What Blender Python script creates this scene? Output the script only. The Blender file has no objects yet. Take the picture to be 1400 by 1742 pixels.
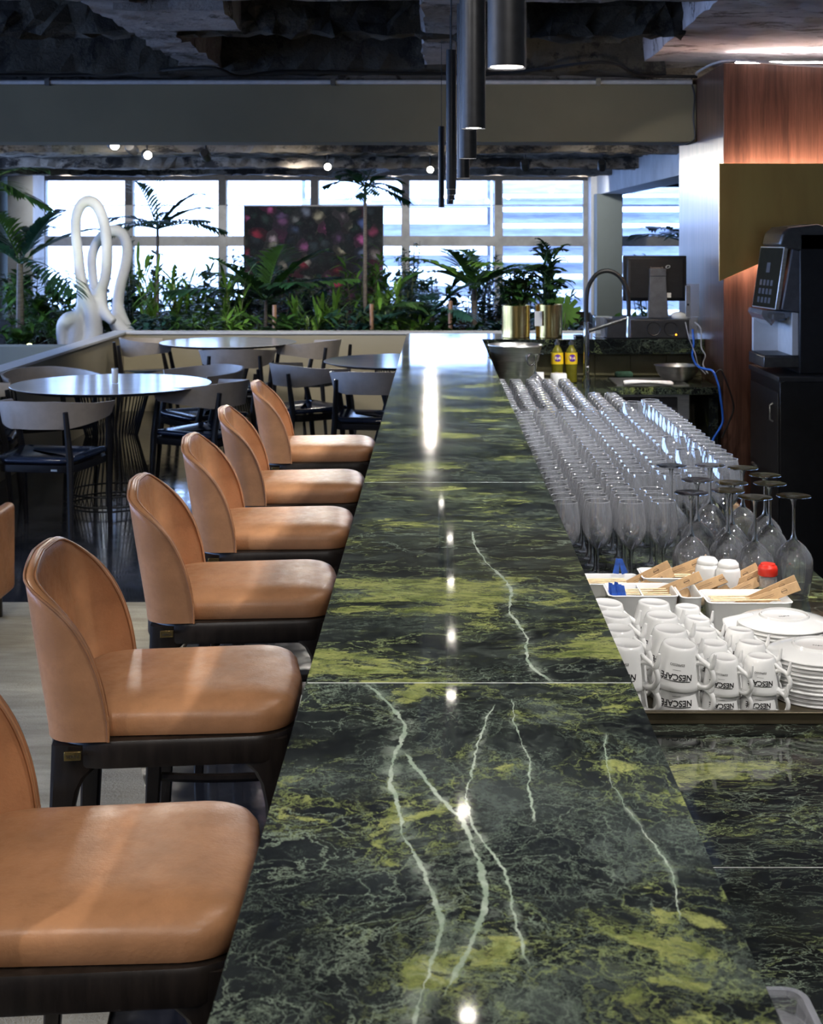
import bpy, bmesh, math, random
from mathutils import Vector, Matrix, Euler
PI = math.pi
SC = bpy.context.scene
COL = SC.collection
rnd = random.Random(7)

# ------------------------------------------------------------------ camera, world, light, exposure
cam = bpy.data.cameras.new('camera')
cam.sensor_fit = 'HORIZONTAL'; cam.sensor_width = 36.0
cam.lens = 36.0 * 2400 / 1400
cam.shift_x = (700 - 741) / 1400
cam.shift_y = -(871 - 397) / 1400
cam.clip_start = 0.05; cam.clip_end = 200
cam.dof.use_dof = True; cam.dof.focus_distance = 2.6; cam.dof.aperture_fstop = 20
camo = bpy.data.objects.new('camera', cam); COL.objects.link(camo)
camo.location = (0, 0, 1.7); camo.rotation_euler = (PI / 2, 0, 0)
SC.camera = camo
SC.view_settings.view_transform = 'Standard'
try: SC.view_settings.look = 'None'
except Exception: pass
SC.view_settings.gamma = 1.0
SC.view_settings.use_curve_mapping = False
SC.view_settings.exposure = 0.55
cy = SC.cycles
cy.max_bounces = 10; cy.diffuse_bounces = 4; cy.glossy_bounces = 5; cy.transmission_bounces = 8
cy.transparent_max_bounces = 48
cy.caustics_reflective = False; cy.caustics_refractive = False
cy.sample_clamp_indirect = 3.0; cy.sample_clamp_direct = 0.0
cy.use_denoising = True
try:
    cy.denoiser = 'OPENIMAGEDENOISE'; cy.denoising_input_passes = 'RGB_ALBEDO_NORMAL'
except Exception: pass

W = bpy.data.worlds.new('daylight'); SC.world = W; W.use_nodes = True
wb = W.node_tree.nodes['Background']
wb.inputs[0].default_value = (0.40, 0.58, 1.0, 1); wb.inputs[1].default_value = 7.8

def aim(o, target):
    d = Vector(target) - o.location
    o.rotation_euler = d.to_track_quat('-Z', 'Y').to_euler()

def spot(name, loc, target, power, angle=60, blend=.5, rad=.03, col=(1, .95, .88)):
    l = bpy.data.lights.new(name, 'SPOT'); l.energy = power; l.spot_size = math.radians(angle)
    l.spot_blend = blend; l.shadow_soft_size = rad; l.color = col
    o = bpy.data.objects.new(name, l); COL.objects.link(o); o.location = loc; aim(o, target)
    return o

def area(name, loc, target, power, sx, sy, col=(1, 1, 1), portal=False):
    l = bpy.data.lights.new(name, 'AREA'); l.shape = 'RECTANGLE'; l.size = sx; l.size_y = sy
    l.energy = power; l.color = col
    o = bpy.data.objects.new(name, l); COL.objects.link(o); o.location = loc; aim(o, target)
    if portal: l.cycles.is_portal = True
    return o

area('window_portal', (-1.9, 21.85, 1.5), (-1.9, 0, 1.5), 1, 8.8, 2.4, portal=True)
area('window_portal', (3.7, 21.85, 1.3), (3.7, 0, 1.3), 1, 1.8, 2.2, portal=True)
area('window_portal', (-6.38, 7.85, 1.65), (0, 7.85, 1.65), 1, 18.2, 1.7, portal=True)
# ceiling spots on the dining side of the bar (above the frame), throwing the backrest shadows on the seats
for y, p in ((0.9, 70), (2.9, 75), (5.2, 60)):
    spot('ceiling_or_fill_spot', (-2.5, y, 2.5), (-.45, y + .5, .75), p, 70, .7, .03, (1, .93, .84))
# ceiling spots above the working side of the bar
for x, y, p in ((1.15, 1.7, 62), (1.15, 3.1, 72), (1.2, 4.6, 60), (1.2, 6.2, 45)):
    spot('ceiling_or_fill_spot', (x, y, 2.55), (.62, y + .45, .9), p, 75, .6, .03, (1, .96, .92))
for x, y, p in ((-.9, .6, 30), (.3, -.4, 35)):
    spot('ceiling_or_fill_spot', (x, y, 2.5), (0, 1.9, 1.1), p, 80, .8, .05, (1, .95, .9))
# unseen warm spots added to brighten the low wall behind the beam
for x, y in ((-1.6, 10.4), (-2.4, 11.2), (-.4, 10.6), (1.2, 11.0)):
    spot('ceiling_or_fill_spot', (x, y, 2.45), (x, y + 3.0, .4), 60, 95, .8, .05, (1, .90, .75))
for x, y in ((-4.6, 12.6), (-3.0, 13.2), (-1.4, 13.2), (.2, 13.2), (1.6, 13.0)):
    spot('ceiling_or_fill_spot', (x, y, 2.5), (x, y + 2.0, .9), 55, 100, .8, .05, (1, .97, .84))  # unseen spots added to lift the dark plants
for x, y in ((-3.0, 7.0), (-1.2, 6.0), (-4.6, 8.8), (-1.6, 4.6)):
    spot('ceiling_or_fill_spot', (x, y, 2.5), (x - .1, y + 1.6, .3), 30, 92, .9, .06, (1, .95, .85))
for x, y in ((1.15, 3.6), (1.0, 4.3), (1.2, 4.9), (1.0, 5.5), (1.2, 6.1), (1.05, 6.8)):
    spot('ceiling_or_fill_spot', (x, y, 2.5), (.5, y + .25, .95), 55, 85, .7, .02, (.95, .97, 1))  # small lamps added to give the glassware more highlights
spot('ceiling_or_fill_spot', (-1.65, 16.4, 2.5), (-1.65, 19.0, 1.4), 55, 70, .8, .05, (1, .97, .92))  # spot added to brighten the floral picture
spot('ceiling_or_fill_spot', (.9, 6.6, 2.35), (.7, 8.27, 2.42), 9, 100, .95, .05, (1, .92, .75))  # added warm wash, lightens the right part of the beam
for x in (-5.2, -3.6, -2.2, -.6, .8, 2.0):
    spot('ceiling_or_fill_spot', (x, 19.6, 2.45), (x + .2, 22, 1.6), 45, 110, .9, .05, (1, .97, .92))  # added spots, lighten the backlit window frames
spot('ceiling_or_fill_spot', (1.0, 6.3, 2.5), (.42, 7.15, 1.05), 40, 45, .6, .04, (1, .97, .92))  # extra spot added to brighten the ice bucket
spot('ceiling_or_fill_spot', (1.15, 6.9, 2.45), (.95, 8.05, .98), 30, 55, .7, .04, (1, .93, .80))  # extra spot added to lighten the khaki back wall
# wash on the timber pier beside the bar
spot('ceiling_or_fill_spot', (.35, 6.9, 2.45), (1.53, 8.1, 1.75), 15, 46, .25, .03, (1, .97, .95))

# ------------------------------------------------------------------ node helpers
def new_mat(name):
    m = bpy.data.materials.new(name); m.use_nodes = True
    nt = m.node_tree; b = nt.nodes['Principled BSDF']
    return m, nt, b

class N:
    """tiny node builder"""
    def __init__(s, nt): s.nt = nt; s.c = s.nt.nodes.new('ShaderNodeTexCoord').outputs['Object']
    def node(s, t, **k):
        n = s.nt.nodes.new(t)
        for a, v in k.items(): setattr(n, a, v)
        return n
    def put(s, sock, v):
        if isinstance(v, (int, float)): sock.default_value = v
        elif isinstance(v, tuple): sock.default_value = v if len(v) == len(sock.default_value) else v + (1,)
        else: s.nt.links.new(v, sock)
    def map(s, v, loc=(0, 0, 0), rot=(0, 0, 0), scale=(1, 1, 1)):
        n = s.node('ShaderNodeMapping'); s.put(n.inputs['Vector'], v)
        n.inputs['Location'].default_value = loc; n.inputs['Rotation'].default_value = rot; n.inputs['Scale'].default_value = scale
        return n.outputs[0]
    def noise(s, v, scale, detail=4, rough=.5, dist=0, out='Fac'):
        n = s.node('ShaderNodeTexNoise'); s.put(n.inputs['Vector'], v)
        n.inputs['Scale'].default_value = scale; n.inputs['Detail'].default_value = detail
        n.inputs['Roughness'].default_value = rough; n.inputs['Distortion'].default_value = dist
        return n.outputs[out]
    def voro(s, v, scale, feature='F1', out='Distance', rand=1):
        n = s.node('ShaderNodeTexVoronoi', feature=feature); s.put(n.inputs['Vector'], v)
        n.inputs['Scale'].default_value = scale; n.inputs['Randomness'].default_value = rand
        return n.outputs[out]
    def math(s, op, a, b=0.0, c=None):
        n = s.node('ShaderNodeMath', operation=op); s.put(n.inputs[0], a); s.put(n.inputs[1], b)
        if c is not None: s.put(n.inputs[2], c)
        return n.outputs[0]
    def ramp(s, f, lo, hi, a=0.0, b=1.0):
        n = s.node('ShaderNodeMapRange', interpolation_type='SMOOTHSTEP'); s.put(n.inputs[0], f)
        n.inputs[1].default_value = lo; n.inputs[2].default_value = hi; n.inputs[3].default_value = a; n.inputs[4].default_value = b
        return n.outputs[0]
    def mix(s, f, a, b):
        n = s.node('ShaderNodeMix', data_type='RGBA'); s.put(n.inputs[0], f); s.put(n.inputs[6], a); s.put(n.inputs[7], b)
        return n.outputs[2]
    def crange(s, f, stops):
        n = s.node('ShaderNodeValToRGB'); s.put(n.inputs[0], f); e = n.color_ramp.elements
        e[0].position, e[0].color = stops[0][0], stops[0][1] + (1,)
        e[1].position, e[1].color = stops[-1][0], stops[-1][1] + (1,)
        for p, c in stops[1:-1]:
            x = e.new(p); x.color = c + (1,)
        return n.outputs[0]
    def vadd(s, a, b, k=1.0):
        n = s.node('ShaderNodeVectorMath', operation='SCALE'); s.put(n.inputs[0], b); n.inputs['Scale'].default_value = k
        m = s.node('ShaderNodeVectorMath', operation='ADD'); s.put(m.inputs[0], a); s.put(m.inputs[1], n.outputs[0])
        return m.outputs[0]
    def xyz(s, v):
        n = s.node('ShaderNodeSeparateXYZ'); s.put(n.inputs[0], v); return n.outputs
    def bump(s, b, h, strength=.3, dist=.01):
        n = s.node('ShaderNodeBump'); n.inputs['Strength'].default_value = strength; n.inputs['Distance'].default_value = dist
        s.put(n.inputs['Height'], h); s.nt.links.new(n.outputs[0], b.inputs['Normal'])

def mat(name, col, rough=.5, metal=0, spec=.5, coat=0, emis=None, es=1, vary=0.0, vscale=20, bump=0, bscale=60, stretch=(1, 1, 1), sheen=0):
    m, nt, b = new_mat(name)
    b.inputs['Base Color'].default_value = col + (1,)
    b.inputs['Roughness'].default_value = rough; b.inputs['Metallic'].default_value = metal
    b.inputs['Specular IOR Level'].default_value = spec; b.inputs['Coat Weight'].default_value = coat
    b.inputs['Coat Roughness'].default_value = .08
    if emis: b.inputs['Emission Color'].default_value = emis + (1,); b.inputs['Emission Strength'].default_value = es
    n = N(nt); c = n.map(n.c, scale=stretch)
    f = n.noise(c, vscale, 5, .6)
    if vary:
        d = tuple(x * (1 - vary) for x in col); l = tuple(min(1, x * (1 + vary)) for x in col)
        n.put(b.inputs['Base Color'], n.mix(n.ramp(f, .3, .7), d, l))
    if bump: n.bump(b, n.noise(c, bscale, 6, .6), bump, .004)
    return m

# ------------------------------------------------------------------ materials
def marble(name, seed, stretch, rot, yel=.5, grey=.5, veins=(), rough=.09, dark=1.0, patch=0.5):
    """dark green stone: fine webs of grey-green, yellow-green patches and long white veins"""
    m, nt, b = new_mat(name); n = N(nt)
    p0 = n.c; d = dark
    p = n.map(p0, loc=(seed * 3.7, seed * 5.3, seed), rot=(0, 0, rot), scale=stretch)
    q = n.vadd(n.vadd(p, n.noise(p, 3.1, 4, .55, 0, 'Color'), .20), n.noise(p, 11, 9, .72, 0, 'Color'), .070)
    def ridge(v, sc, det, w, k=.6):
        return n.ramp(n.math('ABSOLUTE', n.math('SUBTRACT', n.noise(v, sc, det, k, .1), .5)), 0.0, w, 1, 0)
    def cracks(v, sc, w): return n.ramp(n.voro(v, sc, 'DISTANCE_TO_EDGE'), 0, w, 1, 0)
    def blob(loc, sc, lo, hi, k=.66): return n.ramp(n.noise(n.map(q, loc=loc), sc, 12, k), lo, hi)
    base = n.crange(n.noise(q, 4.0, 12, .72), [(.32, (.0055 * d, .0065 * d, .0075 * d)), (.46, (.012 * d, .014 * d, .0155 * d)), (.57, (.023 * d, .028 * d, .028 * d)), (.70, (.060 * d, .072 * d, .066 * d))])
    grain = n.noise(q, 85, 6, .8)
    base = n.mix(n.math('MULTIPLY', n.ramp(grain, .52, .70), .55), base, (.080 * d, .094 * d, .086 * d))
    # grey-green clouds
    cl = n.math('MULTIPLY', blob((4, 1, 2), 5.2, .52, .64, .72), n.math('MULTIPLY', n.ramp(grain, .38, .58, .3, 1), grey))
    c1 = n.mix(n.math('MULTIPLY', cl, .8), base, (.110, .135, .118))
    # fine webs
    reg = blob((9, 2, 3), 2.3, .42, .58, .55)
    web = n.math('MULTIPLY', n.math('MAXIMUM', cracks(q, 7, .010), n.math('MAXIMUM', cracks(n.map(q, loc=(3, 7, 1)), 17, .016), ridge(n.map(q, loc=(1, 8, 0)), 6, 12, .008, .66))), blob((1, 5, 4), 8, .42, .54, .7))
    c2 = n.mix(n.math('MULTIPLY', web, n.math('MULTIPLY_ADD', reg, .55, .22)), c1, (.25, .31, .23))
    hair = n.math('MULTIPLY', n.math('MAXIMUM', cracks(n.map(q, loc=(6, 1, 4)), 38, .030), cracks(n.map(q, loc=(2, 6, 4)), 70, .045)), blob((5, 5, 1), 7, .47, .56, .7))
    c2 = n.mix(n.math('MULTIPLY', hair, .45), c2, (.20, .26, .19))
    # yellow-green patches with torn edges, and a halo of paler green threads round them
    t0 = .612 - .030 * yel - .008 * patch
    yn = n.noise(n.map(q, loc=(7, 5, 3)), 4.2, 13, .68)
    torn = n.math('SUBTRACT', 1, n.math('MULTIPLY', n.math('MAXIMUM', cracks(n.map(q, loc=(1, 1, 7)), 20, .035), n.ramp(grain, .50, .62, 0, .75)), .75))
    ymask = n.math('MULTIPLY', n.ramp(yn, t0, t0 + .022), torn)
    ycol = n.mix(n.ramp(n.noise(q, 24, 10, .75), .36, .64), (.095, .125, .035), (.34, .36, .125))
    thr = n.math('MULTIPLY', n.ramp(yn, t0 - .085, t0 - .005), n.math('MAXIMUM', ridge(n.map(q, loc=(5, 5, 9)), 11, 10, .012, .68), n.math('MAXIMUM', cracks(n.map(q, loc=(8, 2, 2)), 24, .028), n.ramp(grain, .60, .68, 0, .7))))
    c3 = n.mix(n.math('MULTIPLY', thr, .74), c2, (.26, .31, .105))
    c3 = n.mix(n.math('MULTIPLY', ymask, .94), c3, ycol)
    rr = n.math('MULTIPLY', n.math('MULTIPLY', ridge(n.map(q, loc=(2, 2, 9)), 3.4, 13, .0055, .66), blob((3, 1, 8), 2.2, .46, .56)), .75)
    c3 = n.mix(rr, c3, (.33, .40, .17))
    # long white veins that follow their own course
    if veins:
        o = n.xyz(n.vadd(n.vadd(p0, n.noise(p0, 6, 5, .6, 0, 'Color'), .026), n.noise(p0, 30, 7, .75, 0, 'Color'), .012))
        tot = None
        for pts, wd in veins:
            y0, y1 = pts[0][0], pts[-1][0]
            t = n.math('DIVIDE', n.math('SUBTRACT', o[1], y0 + .019), y1 - y0)
            fc = n.node('ShaderNodeFloatCurve'); cu = fc.mapping.curves[0]
            nn = [((y - y0) / (y1 - y0), (x + .5)) for y, x in pts]
            cu.points[0].location = nn[0]; cu.points[1].location = nn[-1]
            for q_ in nn[1:-1]: cu.points.new(*q_)
            fc.mapping.update()
            n.put(fc.inputs['Value'], t)
            dd = n.math('ABSOLUTE', n.math('SUBTRACT', n.math('SUBTRACT', o[0], .019), n.math('SUBTRACT', fc.outputs[0], .5)))
            wv = n.ramp(n.noise(p0, 13, 8, .7), .34, .66, wd * .10, wd * 1.0)
            k = n.math('SUBTRACT', 1.0, n.math('DIVIDE', dd, wv)); k = n.ramp(k, 0, .5)
            inside = n.math('MULTIPLY', n.ramp(t, -.02, .03), n.ramp(t, .97, 1.02, 1, 0))
            halo = n.math('MULTIPLY', n.ramp(dd, 0, wd * 4.5, .42, 0), n.ramp(n.noise(q, 30, 8, .75), .46, .58))
            k = n.math('MULTIPLY', n.math('MAXIMUM', k, halo), inside)
            tot = k if tot is None else n.math('MAXIMUM', tot, k)
        c3 = n.mix(n.math('MULTIPLY', tot, .82), c3, n.mix(n.ramp(n.noise(q, 20, 6, .7), .4, .6), (.30, .38, .29), (.50, .56, .47)))
    n.put(b.inputs['Base Color'], c3)
    n.put(b.inputs['Roughness'], n.ramp(n.noise(p0, 3, 5, .6), .3, .7, rough * .8, rough * 1.25))
    b.inputs['Specular IOR Level'].default_value = .5
    return m

def leather_mat(name, base, gl=.38):
    m, nt, b = new_mat(name); n = N(nt)
    f1 = n.noise(n.c, 5, 6, .6); f2 = n.noise(n.c, 34, 5, .7)
    c = n.mix(n.ramp(f1, .35, .65), tuple(x * .80 for x in base), tuple(x * 1.12 for x in base))
    c = n.mix(n.math('MULTIPLY', n.ramp(f2, .45, .75), .22), c, (base[0] * .62, base[1] * .50, base[2] * .40))
    n.put(b.inputs['Base Color'], c)
    n.put(b.inputs['Roughness'], n.ramp(f2, .3, .7, gl - .05, gl + .10))
    n.bump(b, n.math('ADD', n.noise(n.c, 160, 4, .6), n.math('MULTIPLY', n.noise(n.c, 9, 4), 2.2)), .16, .004)
    return m

def wood_mat(name, dark, light, rough=.35, coat=.3, sc=1.0):
    m, nt, b = new_mat(name); n = N(nt)
    c = n.map(n.c, scale=(9 * sc, 9 * sc, .55 * sc)); wq = n.vadd(c, n.noise(c, .8, 4, .6, 0, 'Color'), .9)
    f = n.noise(wq, 2.6, 8, .68); f2 = n.noise(n.map(n.c, scale=(60 * sc, 60 * sc, 2)), 2, 4, .6)
    k = n.mix(n.ramp(f, .32, .68), dark, light)
    k = n.mix(n.math('MULTIPLY', n.ramp(f2, .4, .7), .35), k, tuple(x * .5 for x in dark))
    n.put(b.inputs['Base Color'], k)
    b.inputs['Roughness'].default_value = rough; b.inputs['Coat Weight'].default_value = coat; b.inputs['Coat Roughness'].default_value = .18
    return m

def concrete_mat(name, dark, light, stain=(.02, .017, .014), amount=.5, sc=1.0, stretch=(1, 1, 1), bump=.8):
    m, nt, b = new_mat(name); n = N(nt)
    c = n.map(n.c, scale=stretch)
    q = n.vadd(c, n.noise(c, 3 * sc, 6, .65, 0, 'Color'), .3)
    f = n.noise(q, 1.7 * sc, 8, .68); g = n.noise(n.map(q, loc=(4, 4, 1)), 2.8 * sc, 9, .72)
    k = n.mix(n.ramp(f, .35, .65), dark, light)
    k = n.mix(n.math('MULTIPLY', n.ramp(g, .60 - .2 * amount, .66 - .16 * amount), .92), k, stain)
    n.put(b.inputs['Base Color'], k); b.inputs['Roughness'].default_value = .85
    n.bump(b, n.math('ADD', f, n.noise(q, 11 * sc, 8, .7)), bump, .06)
    return m

def glass_mat(name, tint=(.96, .98, 1.0), ior=1.5, boost=1.0, rough=.015, white_lift=0):
    """thin clear glass: light passes straight through the wall, the rest is mirrored by Fresnel"""
    m = bpy.data.materials.new(name); m.use_nodes = True; nt = m.node_tree
    for x in list(nt.nodes): nt.nodes.remove(x)
    out = nt.nodes.new('ShaderNodeOutputMaterial'); mx = nt.nodes.new('ShaderNodeMixShader')
    tr = nt.nodes.new('ShaderNodeBsdfTransparent'); gl = nt.nodes.new('ShaderNodeBsdfGlossy')
    tr.inputs[0].default_value = tint + (1,); gl.inputs['Color'].default_value = (1, 1, 1, 1); gl.inputs['Roughness'].default_value = rough
    fr = nt.nodes.new('ShaderNodeFresnel'); fr.inputs[0].default_value = ior
    mm = nt.nodes.new('ShaderNodeMath'); mm.operation = 'MULTIPLY_ADD'; mm.use_clamp = True
    mm.inputs[1].default_value = 1.5 * boost; mm.inputs[2].default_value = .015 * boost
    nt.links.new(fr.outputs[0], mm.inputs[0]); nt.links.new(mm.outputs[0], mx.inputs[0])
    nt.links.new(tr.outputs[0], mx.inputs[1]); nt.links.new(gl.outputs[0], mx.inputs[2])
    if white_lift:      # white diffuse share mixed in to brighten the glass
        df = nt.nodes.new('ShaderNodeBsdfDiffuse'); df.inputs[0].default_value = (.9, .92, 1, 1); m2 = nt.nodes.new('ShaderNodeMixShader')
        m2.inputs[0].default_value = white_lift; nt.links.new(mx.outputs[0], m2.inputs[1]); nt.links.new(df.outputs[0], m2.inputs[2]); nt.links.new(m2.outputs[0], out.inputs[0])
    else: nt.links.new(mx.outputs[0], out.inputs[0])
    return m

def X_at(px, D): return (px - 741) * D / 2400
def Z_at(py, D): return 1.7 - (py - 397) * D / 2400
def D_top(py): return .6 * 2400 / (py - 397)
def vein(pts, w):          # course of a vein read off the slab: (x, y) of the photograph -> slab coordinates
    r = sorted((D_top(y), X_at(x, D_top(y))) for x, y in pts)
    return (r, w)
V1 = [vein([(700, 1760), (722, 1660), (745, 1570), (728, 1500), (700, 1440), (683, 1390), (668, 1330), (672, 1290), (690, 1245), (668, 1205), (622, 1163)], .0052),
      vein([(757, 1690), (790, 1620), (812, 1560), (820, 1500), (805, 1445), (790, 1400), (755, 1365), (720, 1320), (690, 1280)], .0048),
      vein([(900, 1640), (868, 1550), (862, 1500), (828, 1440), (800, 1390), (796, 1330), (815, 1260), (838, 1200)], .0024),
      vein([(910, 1395), (900, 1350), (900, 1300), (880, 1240), (872, 1190)], .0020),
      vein([(1155, 1560), (1140, 1480), (1100, 1420), (1065, 1370), (1040, 1320), (1030, 1250)], .0014)]
V2 = [vein([(940, 1158), (905, 1130), (895, 1080), (872, 1040), (860, 990), (822, 950), (805, 905)], .0042)]
M = {}
M['marble_a'] = marble('green_marble_near', 1.0, (1, 1, 1), .35, .85, .75, V1, .055, 1.0, 1.5)
M['marble_b'] = marble('green_marble_second', 2.3, (.75, 1.35, 1), -.15, 1.5, .45, V2, .055, .9, 1.9)
M['marble_c'] = marble('green_marble_far', 4.1, (.8, 1.3, 1), .2, 1.1, .6, (), .060, 1.0, 1.5)
M['marble_d'] = marble('black_green_marble', 6.2, (.9, 1.9, 1), -.55, .35, .10, (), .05, .42, .2)
M['seam'] = mat('pale_joint', (.50, .52, .51), .6, vary=.2)
M['leather'] = leather_mat('tan_leather', (.47, .232, .112), .34)
M['leather_dark'] = leather_mat('brown_leather', (.33, .145, .06), .40)
M['piping'] = mat('leather_piping', (.30, .135, .06), .45, vary=.2)
M['dark_wood'] = mat('wenge_stained_wood', (.017, .0125, .010), .33, vary=.35, vscale=8, stretch=(6, 6, 1), bump=.08)
M['brass'] = mat('polished_brass', (.80, .58, .22), .22, 1, vary=.12, vscale=3)
M['brass_sheet'] = mat('brushed_brass_sheet', (1.0, .64, .22), .38, 1, vary=.10, vscale=1.5, stretch=(4, 4, 1))
M['black_metal'] = mat('black_powder_coat', (.018, .019, .022), .42, .3, vary=.2, vscale=90, bump=.05, bscale=300)
M['black_plastic'] = mat('black_plastic', (.014, .014, .016), .38, vary=.2)
M['grey_plastic'] = mat('grey_plastic', (.10, .10, .11), .45, vary=.2)
M['dark_grey'] = mat('charcoal_plastic', (.035, .035, .038), .4, vary=.2)
M['white_porcelain'] = mat('white_porcelain', (.86, .86, .85), .10, 0, .5, .5, vary=.02)
M['white_paint'] = mat('white_paint', (.78, .79, .80), .45, vary=.04)
M['sculpture'] = mat('white_sculpture_plaster', (.52, .54, .60), .55, vary=.06, vscale=6)
M['steel'] = mat('brushed_steel', (.78, .77, .74), .34, 1, vary=.12, vscale=10, stretch=(1, 1, 12))
M['steel_dark'] = mat('dark_steel', (.16, .16, .165), .35, .9, vary=.15)
M['chrome'] = mat('chrome', (.85, .85, .87), .06, 1, vary=.03)
M['kraft'] = mat('kraft_paper', (.50, .315, .155), .7, vary=.12, vscale=40)
M['stick_wood'] = mat('birch_stick', (.72, .55, .34), .6, vary=.2, vscale=80)
M['ink'] = mat('black_print', (.012, .012, .012), .5, vary=.05)
M['kraft_ink'] = mat('brown_print', (.10, .055, .025), .6, vary=.05)
M['red'] = mat('red_plastic', (.62, .025, .012), .35, vary=.08)
M['blue_paper'] = mat('blue_sachet_paper', (.02, .10, .50), .5, vary=.3, vscale=60)
M['chair_back'] = mat('grey_lacquer', (.42, .385, .365), .42, vary=.06)
M['chair_wood'] = mat('black_stained_ash', (.010, .010, .013), .35, vary=.3)
M['chair_seat'] = mat('black_seat_leather', (.016, .026, .060), .14, vary=.2, bump=.1, bscale=40)
M['table_top'] = mat('pale_laminate', (.62, .64, .70), .15, vary=.05, vscale=5)
M['table_edge'] = mat('dark_table_edge', (.012, .014, .03), .3, vary=.1)
M['beige_wall'] = mat('beige_plaster', (.40, .365, .27), .75, vary=.05, vscale=2, bump=.05)
M['white_cap'] = mat('white_wall_cap', (.66, .68, .72), .5, vary=.04)
M['beam'] = mat('olive_grey_paint', (.205, .178, .112), .7, vary=.08, vscale=1.6)
M['pipe'] = mat('pale_conduit', (.55, .55, .58), .5, vary=.1)
M['column'] = mat('grey_green_paint', (.20, .235, .235), .7, vary=.05, vscale=1.2)
M['pale_column'] = mat('pale_plaster', (.62, .65, .70), .7, vary=.12, vscale=2.5, bump=.2, bscale=10)
M['left_wall'] = mat('sage_paint', (.26, .29, .25), .7, vary=.06)
M['frame'] = mat('grey_window_frame', (.34, .345, .35), .6, vary=.15, vscale=6)
M['frame_dark'] = mat('dark_window_head', (.02, .024, .035), .6, vary=.2)
M['louvre'] = mat('pale_louvre', (.33, .36, .44), .5, vary=.25, vscale=2.5, stretch=(1, 4, 4))
M['khaki_tile'] = mat('khaki_tile', (.21, .19, .105), .35, vary=.15, vscale=6)
M['soil'] = mat('soil', (.02, .014, .009), .95, vary=.4, vscale=30, bump=.6)
M['leaf'] = mat('green_leaf', (.035, .095, .022), .36, vary=.45, vscale=3)
M['leaf_light'] = mat('fresh_green_leaf', (.10, .22, .035), .38, vary=.4, vscale=3)
M['leaf_dark'] = mat('dark_green_leaf', (.012, .045, .020), .30, vary=.4, vscale=3)
M['leaf_blue'] = mat('blue_green_leaf', (.02, .07, .06), .30, vary=.4, vscale=3)
M['trunk'] = mat('palm_trunk', (.13, .11, .10), .8, vary=.3, vscale=12, stretch=(1, 1, 6))
M['stem'] = mat('green_stem', (.07, .09, .03), .6, vary=.2)
M['stake'] = mat('copper_post', (.45, .26, .17), .4, .5, vary=.1)
M['glass'] = glass_mat('clear_glass', (.985, .99, .998), 1.5, 2.3, .025, .065)
M['glass_rim'] = glass_mat('sparkle_painted_rim', (.95, .97, 1), 1.6, 3.5, .10, .22)  # whiter, shinier glass so rims carry a painted sparkle
M['glass_thick'] = glass_mat('thick_clear_glass', (.93, .95, .97), 1.6, 2.8, .06, .09)
def solid_glass():
    m = bpy.data.materials.new('solid_glass'); m.use_nodes = True; nt = m.node_tree; nt.nodes.remove(nt.nodes['Principled BSDF'])
    g = nt.nodes.new('ShaderNodeBsdfGlass'); g.inputs['IOR'].default_value = 1.5; g.inputs['Roughness'].default_value = .02; g.inputs['Color'].default_value = (.98, .99, 1, 1)
    nt.links.new(g.outputs[0], nt.nodes['Material Output'].inputs[0]); return m
M['glass_thick'] = solid_glass()
M['pane'] = glass_mat('window_pane', (.93, .96, 1.0), 1.45, .5, .0)
M['clear_plastic'] = glass_mat('clear_plastic', (.85, .86, .88), 1.5, 2.0, .08, .16)
M['panel_glass'] = mat('dark_panel_glass', (.030, .026, .014), .6, 0, .06, vary=.1)
M['rubber'] = mat('black_rubber', (.008, .008, .009), .5, vary=.1)
M['blue_cable'] = mat('blue_cable', (.03, .16, .75), .4, vary=.1)
M['grey_cable'] = mat('grey_cable', (.42, .43, .46), .45, vary=.1)
M['cloth'] = mat('white_cotton', (.74, .72, .70), .9, vary=.06, bump=.4, bscale=60)
M['sponge'] = mat('green_cloth', (.06, .14, .09), .9, vary=.3, bump=.6, bscale=50)
M['yellow'] = mat('yellow_label', (.80, .55, .02), .4, vary=.06)
M['detergent'] = mat('yellow_green_liquid', (.13, .12, .012), .12, vary=.15)
M['purple'] = mat('purple_print', (.10, .02, .30), .4, vary=.05)
M['white_print'] = mat('white_print', (.85, .85, .85), .5, vary=.02)
M['brown_paint'] = mat('bronze_tray', (.115, .095, .06), .38, .6, vary=.15)
M['lamp_face'] = mat('lit_lamp', (1, 1, 1), .5, emis=(1, .93, .80), es=30)
M['pendant_face'] = mat('lit_pendant', (1, 1, 1), .5, emis=(1, .92, .82), es=40)
M['amber'] = mat('amber_led', (1, .4, .02), .5, emis=(1, .35, .02), es=6)
M['led'] = mat('warm_led_strip', (1, .8, .6), .5, emis=(1, .66, .50), es=75)
M['led_white'] = mat('white_led_strip', (1, 1, 1), .5, emis=(1, .97, .97), es=45)
M['garden_glow'] = mat('lit_garden_lamp', (1, 1, .6), .5, emis=(.9, 1, .35), es=14)
M['wood'] = wood_mat('walnut_veneer', (.055, .026, .018), (.165, .082, .056), .34, .25)
M['ceiling'] = concrete_mat('raw_concrete_ceiling', (.035, .031, .024), (.085, .075, .058), (.010, .008, .006), .5, 1.2)
M['ceiling_rib'] = concrete_mat('raw_concrete_rib', (.24, .22, .215), (.46, .43, .43), (.05, .04, .03), .35, 1.4)
M['ceiling_far'] = concrete_mat('rough_far_ceiling', (.17, .13, .09), (.52, .44, .36), (.02, .017, .017), .55, 1.0, (.5, 1.2, 1))
M['ceiling_pale'] = concrete_mat('flaking_white_ceiling', (.42, .37, .37), (.62, .57, .58), (.07, .045, .035), .35, 2.0, (.6, 1.3, 1), .3)

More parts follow.
